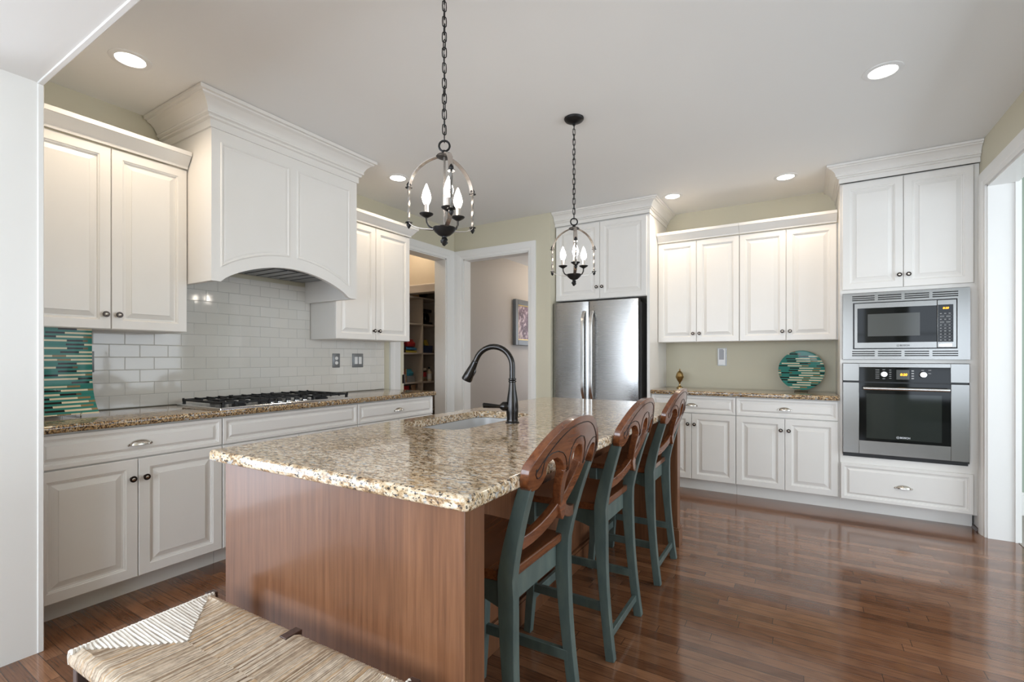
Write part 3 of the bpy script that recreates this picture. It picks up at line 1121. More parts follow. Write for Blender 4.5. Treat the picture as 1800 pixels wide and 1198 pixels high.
for k, (a, b) in enumerate(((0.95, 1.56), (1.56, 2.29), (2.29, 3.17))):
    mb = MB()
    mb.loops([[(-1.6125, a + 0.004, 0.11), (-1.6125, b - 0.004, 0.11), (-1.6125, b - 0.004, 0.868), (-1.6125, a + 0.004, 0.868)],
              [(-1.6305, a + 0.004, 0.11), (-1.6305, b - 0.004, 0.11), (-1.6305, b - 0.004, 0.868), (-1.6305, a + 0.004, 0.868)]])
    obj('door', mb, 'cherry', isl)

# sink
mb = MB()
ls = []
for ins, z in ((-0.010, 0.8755), (-0.004, 0.8755), (-0.003, 0.870), (0.004, 0.80), (0.010, 0.70), (0.022, 0.685), (0.05, 0.680)):
    ls.append([(x, y, z) for x, y in rrect(SINK[0] + ins, SINK[1] - ins, SINK[2] + ins, SINK[3] - ins, max(0.03, SINK[4] - ins), 8)])
mb.loops(ls, False, True)
mb2 = MB().lathe([(0.042, 0.6805), (0.042, 0.683), (0.032, 0.6815), (0.001, 0.6812)], (-1.405, 1.94, 0), 'z', 20)
snk = thing('sink', 'stainless steel undermount sink set in the island top', 'sink', (-1.405, 1.935, 0.68))
obj('basin', mb, 'satin', snk)
obj('drain', mb2, 'nickel', snk)

# faucet
FX, FY = -1.150, 1.917
fc = thing('kitchen_faucet', 'dark bronze gooseneck faucet standing beside the island sink', 'faucet', (FX, FY, CT))
mb = MB().lathe([(0.033, CT), (0.033, CT + 0.004), (0.027, CT + 0.010), (0.026, CT + 0.02), (0.0285, CT + 0.05), (0.0285, CT + 0.08), (0.025, CT + 0.115), (0.0185, CT + 0.155), (0.0155, CT + 0.185), (0.0155, CT + 0.19), (0.0185, CT + 0.193), (0.0185, CT + 0.197), (0.016, CT + 0.20), (0.0185, CT + 0.203), (0.0185, CT + 0.207), (0.015, CT + 0.21)], (FX, FY, 0), 'z', 24)
obj('base', mb, 'faucet', fc)
dirv = Vector((-0.97, -0.24, 0)).normalized()   # the spout reaches over the basin
path = []
zt = CT + 0.265
Rg = 0.093
path.append(Vector((FX, FY, CT + 0.208)))
path.append(Vector((FX, FY, zt)))
for k in range(1, 17):
    a = math.radians(158) * k / 16
    path.append(Vector((FX, FY, zt)) + dirv * (Rg - Rg * math.cos(a)) + Vector((0, 0, Rg * math.sin(a))))
last = path[-1]
tdir = (path[-1] - path[-2]).normalized()
path.append(last + tdir * 0.012)
mb = MB().tube(path, 0.0135, 14)
obj('spout', mb, 'faucet', fc)
hp = path[-1]
pts = [hp + tdir * d for d in (0, 0.003, 0.006, 0.03, 0.07, 0.098, 0.104)]
mb = MB().tube(pts, [0.0138, 0.0152, 0.0150, 0.018, 0.0235, 0.0265, 0.024], 18)
sh = obj('spray_head', mb, 'faucet', fc)
side = Vector((0.93, 0.24, 0.2)).normalized()
mb = MB().tube([hp + tdir * 0.045 + side * 0.018, hp + tdir * 0.062 + side * 0.026, hp + tdir * 0.085 + side * 0.028], [0.005, 0.006, 0.0035], 8)
obj('spray_button', mb, 'faucet', sh)
hdv = Vector((-0.80, -0.60, 0.0)).normalized()
hc = Vector((FX, FY, CT + 0.078)) + hdv * 0.026
mb = MB().tube([hc - hdv * 0.005, hc + hdv * 0.006, hc + hdv * 0.020, hc + hdv * 0.026, hc + hdv * 0.034, hc + hdv * 0.11 + Vector((0, 0, 0.006)), hc + hdv * 0.113 + Vector((0, 0, 0.006))],
               [0.019, 0.022, 0.021, 0.016, 0.008, 0.0125, 0.008], 16)
plabel(obj('handle', mb, 'faucet', fc), 'lever handle pointing left')

# ------------------------------------------------------------------ cooktop
CX0, CX1, CY0, CY1 = -3.42, -2.887, 1.475, 2.43
ck = thing('gas_cooktop', 'stainless gas cooktop with black grates in the granite below the hood', 'cooktop', ((CX0 + CX1) / 2, (CY0 + CY1) / 2, CT))
mb = MB()
for z, i in ((CT + 0.0005, 0.0), (CT + 0.010, 0.0), (CT + 0.013, 0.006), (CT + 0.011, 0.014)):
    pass
mb.loops([[(x, y, z) for x, y in rrect(CX0 + i, CX1 - i, CY0 + i, CY1 - i, 0.012)] for i, z in ((0, CT + 0.0005), (0, CT + 0.009), (0.004, CT + 0.013), (0.016, CT + 0.012), (0.022, CT + 0.007))])
obj('tray', mb, 'bright', ck)
burners = [(-3.28, 1.66, 0.045), (-3.03, 1.66, 0.040), (-3.22, 1.96, 0.060), (-3.28, 2.26, 0.040), (-3.03, 2.26, 0.045)]
for bx, by, br_ in burners:
    mb = MB().lathe([(br_, CT + 0.007), (br_, CT + 0.016), (br_ * 0.86, CT + 0.018), (br_ * 0.84, CT + 0.026), (br_ * 0.5, CT + 0.029), (0.002, CT + 0.029)], (bx, by, 0), 'z', 20)
    obj('burner', mb, 'castiron', ck)


def grate(x0, x1, y0, y1, cut=None):
    mb = MB()
    z = CT + 0.042
    hh = 0.012
    b = 0.010
    for y in (y0, y1 - b):
        mb.box(x0, x1, y, y + b, z - hh, z)
    for x in (x0, x1 - b):
        mb.box(x, x + b, y0, y1, z - hh, z)
    xm = (x0 + x1) / 2
    mb.box(xm - b / 2, xm + b / 2, y0, y1, z - hh, z)
    n = 4
    for k in range(1, n):
        y = y0 + (y1 - y0) * k / n
        for xa, xb in ((x0, x0 + (x1 - x0) * 0.19), (xm - (x1 - x0) * 0.15, xm + (x1 - x0) * 0.15), (x1 - (x1 - x0) * 0.19, x1)):
            mb.box(xa, xb, y - b / 2, y + b / 2, z - hh, z + 0.004)
    for x in (x0, x1 - 0.014):
        for y in (y0, y1 - 0.014):
            mb.box(x, x + 0.014, y, y + 0.014, CT + 0.009, z)
    for x in (x0, x1):
        for k in range(0, n + 1):
            y = y0 + (y1 - y0 - b) * k / n
            mb.box(x - 0.004, x + 0.004, y, y + b, z - hh - 0.004, z + 0.005)
    return mb


obj('grate', grate(CX0 + 0.03, CX1 - 0.03, CY0 + 0.025, CY0 + 0.325), 'castiron', ck)
obj('grate', grate(CX0 + 0.03, CX1 - 0.165, CY0 + 0.33, CY0 + 0.625), 'castiron', ck)
obj('grate', grate(CX0 + 0.03, CX1 - 0.03, CY0 + 0.63, CY0 + 0.93), 'castiron', ck)
for k in range(5):
    mb = MB()
    mb.m = 0
    ky = CY0 + 0.352 + k * 0.0625
    mb.lathe([(0.021, CT + 0.008), (0.021, CT + 0.014), (0.018, CT + 0.016), (0.0165, CT + 0.036), (0.014, CT + 0.039), (0.001, CT + 0.039)], (CX1 - 0.075, ky, 0), 'z', 18)
    mb.m = 1
    mb.lathe([(0.022, CT + 0.0105), (0.0225, CT + 0.014), (0.0215, CT + 0.018), (0.019, CT + 0.018)], (CX1 - 0.075, ky, 0), 'z', 18)
    obj('knob', mb, ['black', 'bright'], ck)

# ------------------------------------------------------------------ back wall cabinets (front faces -y)
YF = 4.62
base_cabinet('base_cabinet', 'white base cabinet below the round striped plate, left of the oven tower', (-0.509, YF, 0), 0.0, 0.7545,
             [(0.0, 0.373, 1), (0.373, 0.745, -1)], [(0.0, 0.745, True)], 0.57, 0.055)
base_cabinet('base_cabinet', 'white base cabinet partly hidden behind the farthest bar stool', (-1.249, YF, 0), 0.0, 0.738,
             [(0.0, 0.367, 1), (0.367, 0.738, -1)], [(0.0, 0.738, True)], 0.57, 0.055)
YU = 4.87
upper_cabinet('wall_cabinet', 'white two-door wall cabinet above the round striped plate', (-0.507, YU, 0), 0.0, 0.7525,
              [(0, 0.374, 1), (0.374, 0.744, -1)], YB - YU - 0.002, UZ0, UZ1, 1.452, CROWN_S, [(0, -0.02), (0.744, -0.02)])
upper_cabinet('wall_cabinet', 'white two-door wall cabinet beside the fridge, above the brass urn', (-1.249, YU, 0), 0.0, 0.740,
              [(0, 0.365, 1), (0.365, 0.740, -1)], YB - YU - 0.002, UZ0, UZ1, 1.452, CROWN_S, [(0, -0.02), (0.740, -0.02)])

# fridge surround cabinet
YFC = 4.56
fcab = local(thing('fridge_surround_cabinet', 'white cabinet over the fridge with a full-height side panel', 'cabinet', (-2.243, YFC, 0), 0.0))
mb = MB().box(0.0, 0.965, 0.0, YB - YFC - 0.002, 1.812, 2.60)
obj('carcass', mb, 'cab', fcab)
mb = MB().box(0.965, 0.991, 0.0, YB - YFC - 0.002, 0.0, 2.60)
obj('side_panel', mb, 'cab', fcab)
add_door(fcab, 0.008, 0.494 - G, 1.815, 2.585, knob=(0.494 - 0.028, 1.93))
add_door(fcab, 0.494 + G, 0.965, 1.815, 2.585, knob=(0.494 + 0.030, 1.93))
mb = MB().sweep([(o, 2.595 + z) for o, z in crown_big(CEIL - 2.597)], [(0.0, -0.02), (0.991, -0.02), (0.991, YB - YFC - 0.002)])
obj('crown_moulding', mb, 'cab', fcab, sharp=0.3)

# fridge
fr_ = thing('refrigerator', 'stainless french-door refrigerator below white cabinets behind the island', 'refrigerator', (-1.787, 4.84, 0))
FX0, FX1, FYF = -2.236, -1.338, 4.47
mb = MB().box(FX0 + 0.012, FX1 - 0.005, FYF + 0.085, YB - 0.03, 0.02, 1.762)
mb.box(FX0 + 0.03, FX0 + 0.09, FYF + 0.03, FYF + 0.10, 1.762, 1.79).box(FX1 - 0.09, FX1 - 0.03, FYF + 0.03, FYF + 0.10, 1.762, 1.79)
plabel(obj('body', mb, 'fridgeside', fr_), 'grey fridge cabinet sides')


def fridge_door(x0, x1, z0, z1):
    n = 10
    mb = MB()
    ls = []
    for i in range(n + 1):
        t = i / n
        x = x0 + (x1 - x0) * t
        bow = 0.010 * (1 - (2 * t - 1) ** 2) + 0.006 * min(1, min(t, 1 - t) * 14)
        ls.append([(x, FYF + 0.012 - bow, z0), (x, FYF + 0.012 - bow, z1), (x, FYF + 0.080, z1), (x, FYF + 0.080, z0)])
    mb.loops(ls)
    return mb


FM = -1.838
for x0, x1 in ((FX0, FM - 0.003), (FM + 0.003, FX1)):
    d = obj('door', fridge_door(x0, x1, 0.735, 1.785), 'steelv', fr_, 0.002)
    hx = FM - 0.043 if x0 == FX0 else FM + 0.043
    pth = []
    for k in range(13):
        t = k / 12
        z = 0.80 + (1.685 - 0.80) * t
        pth.append((hx + (0.010 if x0 == FX0 else -0.010) * (4 * t * (1 - t) - 0.5) * 0.0, FYF - 0.012 - 0.048 * min(1, 1.6 * math.sin(PI * t) ** 0.5), z))
    mb = MB().tube(pth, 0.014, 4, True, False, (1, 0, 0), (0.020, 0.032))
    obj('handle', mb, 'bright', d, 0.004)
d = obj('freezer_drawer', fridge_door(FX0, FX1, 0.07, 0.725), 'steelv', fr_, 0.002)
pth = [(FX0 + 0.08 + (FX1 - FX0 - 0.16) * k / 12, FYF - 0.012 - 0.045 * min(1, 1.6 * math.sin(PI * k / 12) ** 0.5), 0.665) for k in range(13)]
obj('handle', MB().tube(pth, 0.014, 4, True, False, (0, 0, 1), (0.020, 0.030)), 'bright', d, 0.004)

# ------------------------------------------------------------------ oven tower
YO = 4.60
ot = local(thing('oven_tower_cabinet', 'tall white cabinet holding the oven and microwave beside the right opening', 'cabinet', (0.246, YO, 0), 0.0))
OW = XR - 0.002 - 0.246
dp = YB - YO - 0.002
mb = MB().box(0, OW, 0.0, dp, 1.725, 2.595).box(0, 0.016, 0, dp, 0.10, 1.725).box(0.762, OW, 0, dp, 0.10, 1.725)
mb.box(0.016, 0.762, 0, dp, 0.10, 0.46).box(0.016, 0.762, 0, dp, 1.178, 1.204).box(0.016, 0.762, dp - 0.02, dp, 0.46, 1.725)
obj('carcass', mb, 'cab', ot)
obj('toe_kick', MB().box(0, OW - 0.02, 0.075, 0.095, 0, 0.10), 'cab', ot)
add_door(ot, 0.014, 0.391 - G, 1.752, 2.585, knob=(0.391 - 0.026, 1.842))
add_door(ot, 0.391 + G, 0.780, 1.752, 2.585, knob=(0.391 + 0.028, 1.842))
add_drawer(ot, 0.004, 0.780, 0.108, 0.392, fr=0.034)
mb = MB().sweep([(o, 2.595 + z) for o, z in crown_big(CEIL - 2.597)], [(0, dp), (0, -0.02), (OW, -0.02)])
obj('crown_moulding', mb, 'cab', ot, sharp=0.3)

# microwave
YM = 4.585
mw = thing('microwave', 'built-in stainless microwave above the wall oven', 'microwave', (0.633, 4.80, 1.207))
mb = MB()
fx0, fx1, fz0, fz1 = 0.263, 1.006, 1.206, 1.720
ix0, ix1, iz0, iz1 = 0.328, 0.938, 1.285, 1.645
y0, y1 = YM - 0.012, YO - 0.001
mb.box(fx0, ix0, y0, y1, fz0, fz1).box(ix1, fx1, y0, y1, fz0, fz1).box(ix0, ix1, y0, y1, fz0, iz0).box(ix0, ix1, y0, y1, iz1, fz1)
trim = obj('trim_kit', mb, 'steel', mw)
for zs in ((1.695, 1.679, 1.664), (1.267, 1.250, 1.235)):
    for a, b in ((0.323, 0.464), (0.484, 0.624), (0.643, 0.783), (0.802, 0.942)):
        mb = MB()
        for z in zs:
            mb.box(a, b, y0 - 0.0008, y0 + 0.002, z - 0.0035, z + 0.0035)
        obj('vent', mb, 'slot', trim)
obj('body', MB().box(0.330, 0.936, YO + 0.003, 5.05, 1.215, 1.70).box(ix0 + 0.001, ix1 - 0.001, YM + 0.004, YO + 0.004, iz0 + 0.001, iz1 - 0.001), 'black', mw)
yd = YM - 0.026
mb = MB()
for a, b, c_, d_ in ((0.337, 0.823, 1.600, 1.637), (0.337, 0.823, 1.293, 1.335), (0.337, 0.355, 1.335, 1.600)):
    mb.box(a, b, yd, YM + 0.003, c_, d_)
door = obj('door', mb, 'steel', mw)
obj('glass', MB().box(0.355, 0.823, yd + 0.001, YM + 0.003, 1.335, 1.600), 'blackglass', door)
obj('window', MB().box(0.420, 0.729, yd - 0.0006, yd + 0.001, 1.383, 1.553), 'mwwin', door)


def logo(mb, x, z, y, s):
    """ringed round emblem followed by the maker's name"""
    r = s * 0.62
    pts = [(x + r * math.cos(2 * PI * k / 24), y, z + r * math.sin(2 * PI * k / 24)) for k in range(24)]
    mb.tube(pts, s * 0.07, 6, False, True)
    mb.box(x - r * 0.42, x - r * 0.28, y - 0.0005, y + 0.0003, z - r * 0.6, z + r * 0.6)
    mb.box(x + r * 0.28, x + r * 0.42, y - 0.0005, y + 0.0003, z - r * 0.6, z + r * 0.6)
    mb.box(x - r * 0.42, x + r * 0.42, y - 0.0005, y + 0.0003, z - r * 0.08, z + r * 0.08)
    text_xz(mb, 'BOSCH', s * 1.35, x + s * 3.1, y, z, bold=0.0004)


mb = MB()
logo(mb, 0.603, 1.311, yd - 0.0004, 0.0125)
obj('logo', mb, 'logo_dark', door)
mb = MB().box(0.826, 0.931, yd, YM + 0.003, 1.293, 1.637)
pan = obj('control_panel', mb, 'steel', mw, 0.002)
obj('glass', MB().box(0.829, 0.913, yd - 0.0008, yd + 0.001, 1.333, 1.603), 'blackglass', pan)
mb = MB()
text_xz(mb, '8:20', 0.019, 0.872, yd - 0.0010, 1.577, shear=0.15, bold=0.0003)
obj('clock_digits', mb, 'amber', pan)
mb = MB()
for zi, z in enumerate((1.539, 1.518, 1.497, 1.476, 1.455, 1.433, 1.412, 1.390, 1.369, 1.347)):
    if zi in (1, 3):
        for x in (0.852, 0.886):
            mb.box(x - 0.012, x + 0.012, yd - 0.0012, yd, z - 0.0018, z + 0.0018)
    else:
        for x in (0.845, 0.869, 0.893):
            mb.box(x - 0.0055, x + 0.0055, yd - 0.0012, yd, z - 0.002, z + 0.002)
    mb.box(0.835, 0.906, yd - 0.0011, yd, z - 0.0113, z - 0.0107)
obj('keypad', mb, 'print', pan)
obj('open_button', MB().box(0.833, 0.908, yd - 0.004, yd + 0.001, 1.297, 1.322), 'bright', pan, 0.002)

# wall oven
ov = thing('wall_oven', 'stainless built-in wall oven below the microwave', 'oven', (0.633, 4.80, 0.46))
yo0 = YM - 0.020
obj('body', MB().box(0.275, 0.99, YO + 0.003, 5.12, 0.468, 1.165).box(0.266, 0.998, YM + 0.004, YO - 0.001, 0.447, 1.17), 'black', ov)
mb = MB().box(0.263, 0.366, yo0, YM + 0.003, 1.040, 1.175).box(0.900, 1.001, yo0, YM + 0.003, 1.040, 1.175).box(0.366, 0.900, yo0, YM + 0.003, 1.146, 1.175)
cp = obj('control_panel', mb, 'steel', ov, 0.0015)
obj('glass', MB().box(0.367, 0.899, yo0 + 0.001, YM + 0.003, 1.036, 1.1455), 'blackglass', cp)
for kx in (0.519, 0.748):
    obj('knob', MB().lathe([(0.024, 0), (0.023, 0.010), (0.021, 0.020), (0.019, 0.022), (0.001, 0.022)], (kx, yo0 + 0.001, 1.094), 'y', 22), 'bright', cp)
mb = MB().box(0.594, 0.670, yo0 - 0.0004, yo0 + 0.001, 1.056, 1.128)
dsp = obj('display', mb, 'mwwin', cp)
mb = MB()
text_xz(mb, '8:20', 0.024, 0.636, yo0 - 0.0012, 1.092, shear=0.15, bold=0.0005)
obj('clock_digits', mb, 'amber', dsp)
mb = MB()
for z in (1.126, 1.110, 1.094, 1.079, 1.064):
    mb.box(0.468, 0.492, yo0 - 0.0003, yo0 + 0.001, z - 0.0016, z + 0.0016)
    mb.box(0.551, 0.564, yo0 - 0.0003, yo0 + 0.001, z - 0.0016, z + 0.0016)
for z in (1.121, 1.102, 1.083, 1.065):
    mb.box(0.682, 0.696, yo0 - 0.0003, yo0 + 0.001, z - 0.004, z + 0.004)
for x, z in ((0.519, 1.128), (0.519, 1.060), (0.745, 1.126), (0.785, 1.127), (0.785, 1.103)):
    mb.box(x - 0.008, x + 0.008, yo0 - 0.0003, yo0 + 0.001, z - 0.0016, z + 0.0016)
obj('panel_print', mb, 'print', cp)
mb = MB().box(0.263, 0.366, yo0, YM + 0.003, 0.478, 1.027).box(0.902, 1.001, yo0, YM + 0.003, 0.478, 1.027).box(0.366, 0.902, yo0, YM + 0.003, 0.478, 0.580)
dr = obj('door', mb, 'steel', ov, 0.0015)
obj('glass', MB().box(0.367, 0.901, yo0 + 0.001, YM + 0.003, 0.5805, 1.026), 'blackglass', dr)
obj('window', MB().box(0.412, 0.852, yo0 - 0.0002, yo0 + 0.001, 0.602, 0.944), 'ovenwin', dr)
mb = MB().tube([(0.388, yo0 - 0.040, 0.985), (0.889, yo0 - 0.040, 0.985)], 0.0125, 14)
for x in (0.41, 0.867):
    mb.tube([(x, yo0 + 0.001, 0.985), (x, yo0 - 0.04, 0.985)], 0.008, 10)
obj('handle', mb, 'bright', dr)
mb = MB()
logo(mb, 0.603, 0.619, yo0 - 0.0008, 0.0135)
obj('logo', mb, 'logo_light', dr)


# ------------------------------------------------------------------ bar stools
def make_stool(name, label):
    """origin on the floor below the middle of the seat; the stool faces -x, its back is at +x"""
    r = local(thing(name, label, 'bar stool', (0, 0, 0), 0.0, 'bar stools along the island'))
    # seat: saddle shaped wooden plate
    n = 10
    top, bot = [], []
    mb = MB()
    SX0, SX1, SW = -0.150, 0.205, 0.215
    ls = []
    for i in range(n + 1):
        t = i / n
        x = SX0 + (SX1 - SX0) * t
        half = SW * (0.97 if t < 0.05 else 1.0) - 0.030 * t
        row_t, row_b = [], []
        for j in range(9):
            s = -1 + 2 * j / 8
            dip = -0.010 * (1 - s * s) * math.sin(PI * min(1, t * 1.1))
            row_t.append((x, s * half, 0.617 + dip))
        for j in range(9):
            s = 1 - 2 * j / 8
            row_b.append((x, s * half, 0.588))
        ls.append(row_t + row_b)
    mb.loops(ls)
    obj('seat', mb, 'mahog', r, 0.004)
    # aprons with a scalloped lower edge
    def scallop(L, h, n=12):
        pts = [(-L / 2, 0.586), (L / 2, 0.586)]
        for k in range(n + 1):
            s = 1 - 2 * k / n
            pts.append((s * L / 2, 0.586 - h - 0.030 * abs(s) ** 2.2 * (1 if abs(s) < 0.999 else 0.9)))
        return pts
    mbf = MB()
    for s in (-1, 1):
        mbf.prism([(a + 0.03, b) for a, b in scallop(0.30, 0.050)], s * 0.172 - 0.009, s * 0.172 + 0.009, 'xz')
    mbf.prism(scallop(0.33, 0.050), -0.124, -0.106, 'yz')
    mbf.prism([(-0.16, 0.586), (0.16, 0.586), (0.16, 0.508), (-0.16, 0.508)], 0.172, 0.190, 'yz')
    obj('apron', mbf, 'stoolpaint', r, 0.0015)
    # front legs: slightly tapered and kicked forward
    for s in (-1, 1):
        pth = [(-0.118, s * 0.175, 0.586), (-0.118, s * 0.175, 0.40), (-0.122, s * 0.176, 0.18), (-0.136, s * 0.180, 0.0)]
        obj('leg', MB().tube(pth, 0.02, 4, True, False, (0, 1, 0), [(0.044, 0.044), (0.042, 0.042), (0.036, 0.036), (0.032, 0.032)]), 'stoolpaint', r, 0.002)
    # rear legs run up into the back posts
    for s in (-1, 1):
        pth, fl = [], []
        for k in range(17):
            t = k / 16
            z = 0.884 * t
            x = 0.205 + 0.047 * (1 - min(1, z / 0.58)) ** 1.7 + 0.086 * max(0, (z - 0.60) / 0.305) ** 1.25
            y = s * (0.197 - 0.015 * min(1, z / 0.55) + 0.032 * max(0, (z - 0.55) / 0.35))
            pth.append((x, y, z))
            wid = 0.036 + 0.016 * math.exp(-((z - 0.56) / 0.20) ** 2)
            fl.append((wid, 0.032))
        obj('leg', MB().tube(pth, 0.02, 4, True, False, (0, 1, 0), [(a, b) for a, b in fl]), 'stoolpaint', r, 0.002)
    # stretchers
    mbf = MB()
    for s in (-1, 1):
        mbf.tube([(-0.122, s * 0.177, 0.20), (0.226, s * 0.184, 0.20)], 0.01, 4, True, False, (0, 0, 1), (0.018, 0.036))
    mbf.tube([(0.238, -0.186, 0.085), (0.238, 0.186, 0.085)], 0.01, 4, True, False, (0, 0, 1), (0.018, 0.030))
    mbf.tube([(-0.124, -0.177, 0.155), (-0.124, 0.177, 0.155)], 0.01, 4, True, False, (0, 0, 1), (0.018, 0.040))
    obj('stretcher', mbf, 'stoolpaint', r, 0.002)

    # back: crest with scrolled ends, curved in plan; X at height z
    def bx(y, z):
        return 0.208 + 0.086 * max(0, (z - 0.60) / 0.305) ** 1.25 - 0.030 * max(0, z - 0.905) / 0.14 + 0.026 * (1 - (y / 0.24) ** 2)

    def half_crest(inner=0.0):
        up, lo = [], []
        return up, lo
    # outline of the crest in (y, z), counter-clockwise from lower left scroll
    ol = []
    topc = []
    for k in range(25):
        y = -0.243 + 0.486 * k / 24
        z = 1.048 - 0.108 * abs(y / 0.243) ** 2.3
        topc.append((y, z))
    right_end = [(0.2485, 0.925), (0.249, 0.906), (0.244, 0.887), (0.232, 0.873), (0.215, 0.866), (0.198, 0.868), (0.185, 0.877), (0.177, 0.891), (0.1745, 0.906), (0.176, 0.920), (0.173, 0.933)]
    under_r = [(0.166, 0.938), (0.152, 0.943), (0.132, 0.944), (0.112, 0.937), (0.096, 0.924), (0.085, 0.908), (0.078, 0.892)]
    hole_top = [(0.034, 0.892), (0.037, 0.915), (0.034, 0.938), (0.022, 0.956), (0.0, 0.963), (-0.022, 0.956), (-0.034, 0.938), (-0.037, 0.915), (-0.034, 0.892)]
    mir = lambda L: [(-a, b) for a, b in reversed(L)]
    ol = topc + right_end + under_r + hole_top + mir(under_r) + mir(right_end)
    bm = bmesh.new()
    vs = [bm.verts.new((0, a, b)) for a, b in ol]
    es = [bm.edges.new((vs[i], vs[(i + 1) % len(vs)])) for i in range(len(vs))]
    bmesh.ops.triangle_fill(bm, edges=es, use_beauty=True)
    bmesh.ops.subdivide_edges(bm, edges=[e for e in bm.edges if len(e.link_faces) == 2], cuts=1)
    bmesh.ops.triangulate(bm, faces=bm.faces)
    bm.verts.index_update()
    tv = [v.co.copy() for v in bm.verts]
    tf = [[v.index for v in f.verts] for f in bm.faces]
    bnd = []
    for e in bm.edges:
        if len(e.link_faces) == 1:
            bnd.append((e.verts[0].index, e.verts[1].index))
    bm.free()
    nV = len(tv)
    TH = 0.027
    front = [(bx(v.y, v.z) - TH / 2, v.y, v.z) for v in tv]
    back = [(bx(v.y, v.z) + TH / 2, v.y, v.z) for v in tv]
    faces = [list(reversed(f)) for f in tf] + [[i + nV for i in f] for f in tf]
    faces += [[a, b, b + nV, a + nV] for a, b in bnd]
    mb = MB().add(front + back, faces)
    cr = obj('crest_rail', mb, 'mahog', r, 0.002)
    # carved lines following the outline
    def carve(pts, rad=0.0019):
        P = []
        for i in range(len(pts) - 1):
            for q in range(4):
                t = q / 4
                P.append((pts[i][0] * (1 - t) + pts[i + 1][0] * t, pts[i][1] * (1 - t) + pts[i + 1][1] * t))
        P.append(pts[-1])
        return [(bx(y, z) + TH / 2 + 0.0002, y, z) for y, z in P]
    mbl = MB()
    mbl.tube(carve([(a * 0.905, b - 0.020) for a, b in topc]), 0.0017, 5)
    for s in (-1, 1):
        e_ = [(s * 0.222, 0.925), (s * 0.221, 0.912), (s * 0.214, 0.903), (s * 0.204, 0.902), (s * 0.196, 0.910), (s * 0.194, 0.925), (s * 0.191, 0.942), (s * 0.180, 0.955), (s * 0.160, 0.962), (s * 0.132, 0.963), (s * 0.104, 0.955), (s * 0.084, 0.940), (s * 0.070, 0.918), (s * 0.062, 0.892)]
        mbl.tube(carve([(s * 0.22, 0.928)] + e_), 0.0017, 5)
    mbl.tube(carve([(0.055, 0.895), (0.058, 0.93), (0.050, 0.962), (0.030, 0.982), (0.0, 0.988), (-0.030, 0.982), (-0.050, 0.962), (-0.058, 0.93), (-0.055, 0.895)]), 0.0017, 5)
    plabel(obj('carved_line', mbl, 'inlay', cr), 'dark carved line on the crest')
    # two crossing ribbons forming the splat
    for s in (-1, 1):
        pts = [(s * 0.057, 0.905), (s * 0.055, 0.880), (s * 0.046, 0.850), (s * 0.030, 0.820), (s * 0.008, 0.790), (-s * 0.020, 0.764), (-s * 0.055, 0.742), (-s * 0.095, 0.724), (-s * 0.135, 0.712), (-s * 0.176, 0.705)]
        P = [(bx(y, z) - 0.008 * (k / 9), y, z) for k, (y, z) in enumerate(pts)]
        mb = MB().tube(P, 0.02, 4, True, False, (1, 0, 0), [(0.050 - 0.014 * min(1, k / 4), 0.025) for k in range(10)])
        obj('splat_ribbon', mb, 'mahog', r, 0.0025)
    mb = MB().prism([(-0.020, 0.800), (0.020, 0.800), (0.024, 0.775), (0.012, 0.740), (0.0, 0.728), (-0.012, 0.740), (-0.024, 0.775)], bx(0, 0.77) - 0.013, bx(0, 0.77) + 0.014, 'yz')
    obj('splat_drop', mb, 'mahog', r, 0.002)
    return r


st = make_stool('bar_stool', 'wood-topped green bar stool closest to the camera, nearest the rush bench')
st.location = (-0.905, 1.315, 0)
st2 = copy_tree(st)
st2['label'] = 'middle green bar stool with mahogany seat, between its two twins'
st2.location = (-0.899, 2.045, 0)
st3 = copy_tree(st)
st3['label'] = 'green bar stool with wooden back farthest along the island, by the white base cabinet'
st3.location = (-0.893, 2.790, 0)

# the island and all that stands at it sit a touch out of square with the walls
SK = math.radians(0.9)
PV = Vector((-0.63, 0.84, 0))
rm = Matrix.Rotation(SK, 3, 'Z')
for o in (isl, snk, fc, bpy.data.objects['granite_island_top'], st, st2, st3):
    o.location = PV + rm @ (o.location - PV)
    o.rotation_euler = (0, 0, SK)

# ------------------------------------------------------------------ rush bench
BZ = 0.49
BX0, BX1, BY0, BY1 = -1.575, -0.735, 0.447, 0.790
bn = thing('rush_bench', 'dark wood bench with woven rush seat against the island end', 'bench', ((BX0 + BX1) / 2, (BY0 + BY1) / 2, 0))
mb = MB()
mbp = MB()
ym = (BY0 + BY1) / 2
dd = ym - BY0
sw = 0.0062


def strand(m_, pts, rad):
    m_.tube(pts, rad, 6, True, False)


nx = int((BX1 - BX0) / sw)
for side_ in (0, 1):
    for k in range(nx):
        x = BX0 + (k + 0.5) * (BX1 - BX0) / nx
        e_ = min(x - BX0, BX1 - x)
        ln = min(e_ * (dd / 0.215), dd)
        if ln < 0.004:
            continue
        jz = random.uniform(-0.0008, 0.0008)
        jx = random.uniform(-0.0012, 0.0012)
        if side_ == 0:
            ye, sg = BY0, 1
        else:
            ye, sg = BY1, -1
        pts = [(x, ye + sg * 0.004, BZ - 0.036), (x, ye + sg * 0.001, BZ - 0.022), (x, ye + sg * 0.008, BZ - 0.006 + jz), (x, ye + sg * 0.022, BZ + jz)]
        for q in (0.35, 0.7, 1.0):
            yy = ye + sg * max(0.023, ln * q)
            pts.append((x + jx * q * 2, yy + sg * 0.001 * q, BZ - 0.007 * q + jz))
        strand(mb, pts, 0.0033)
ny = int((BY1 - BY0) / 0.0085)
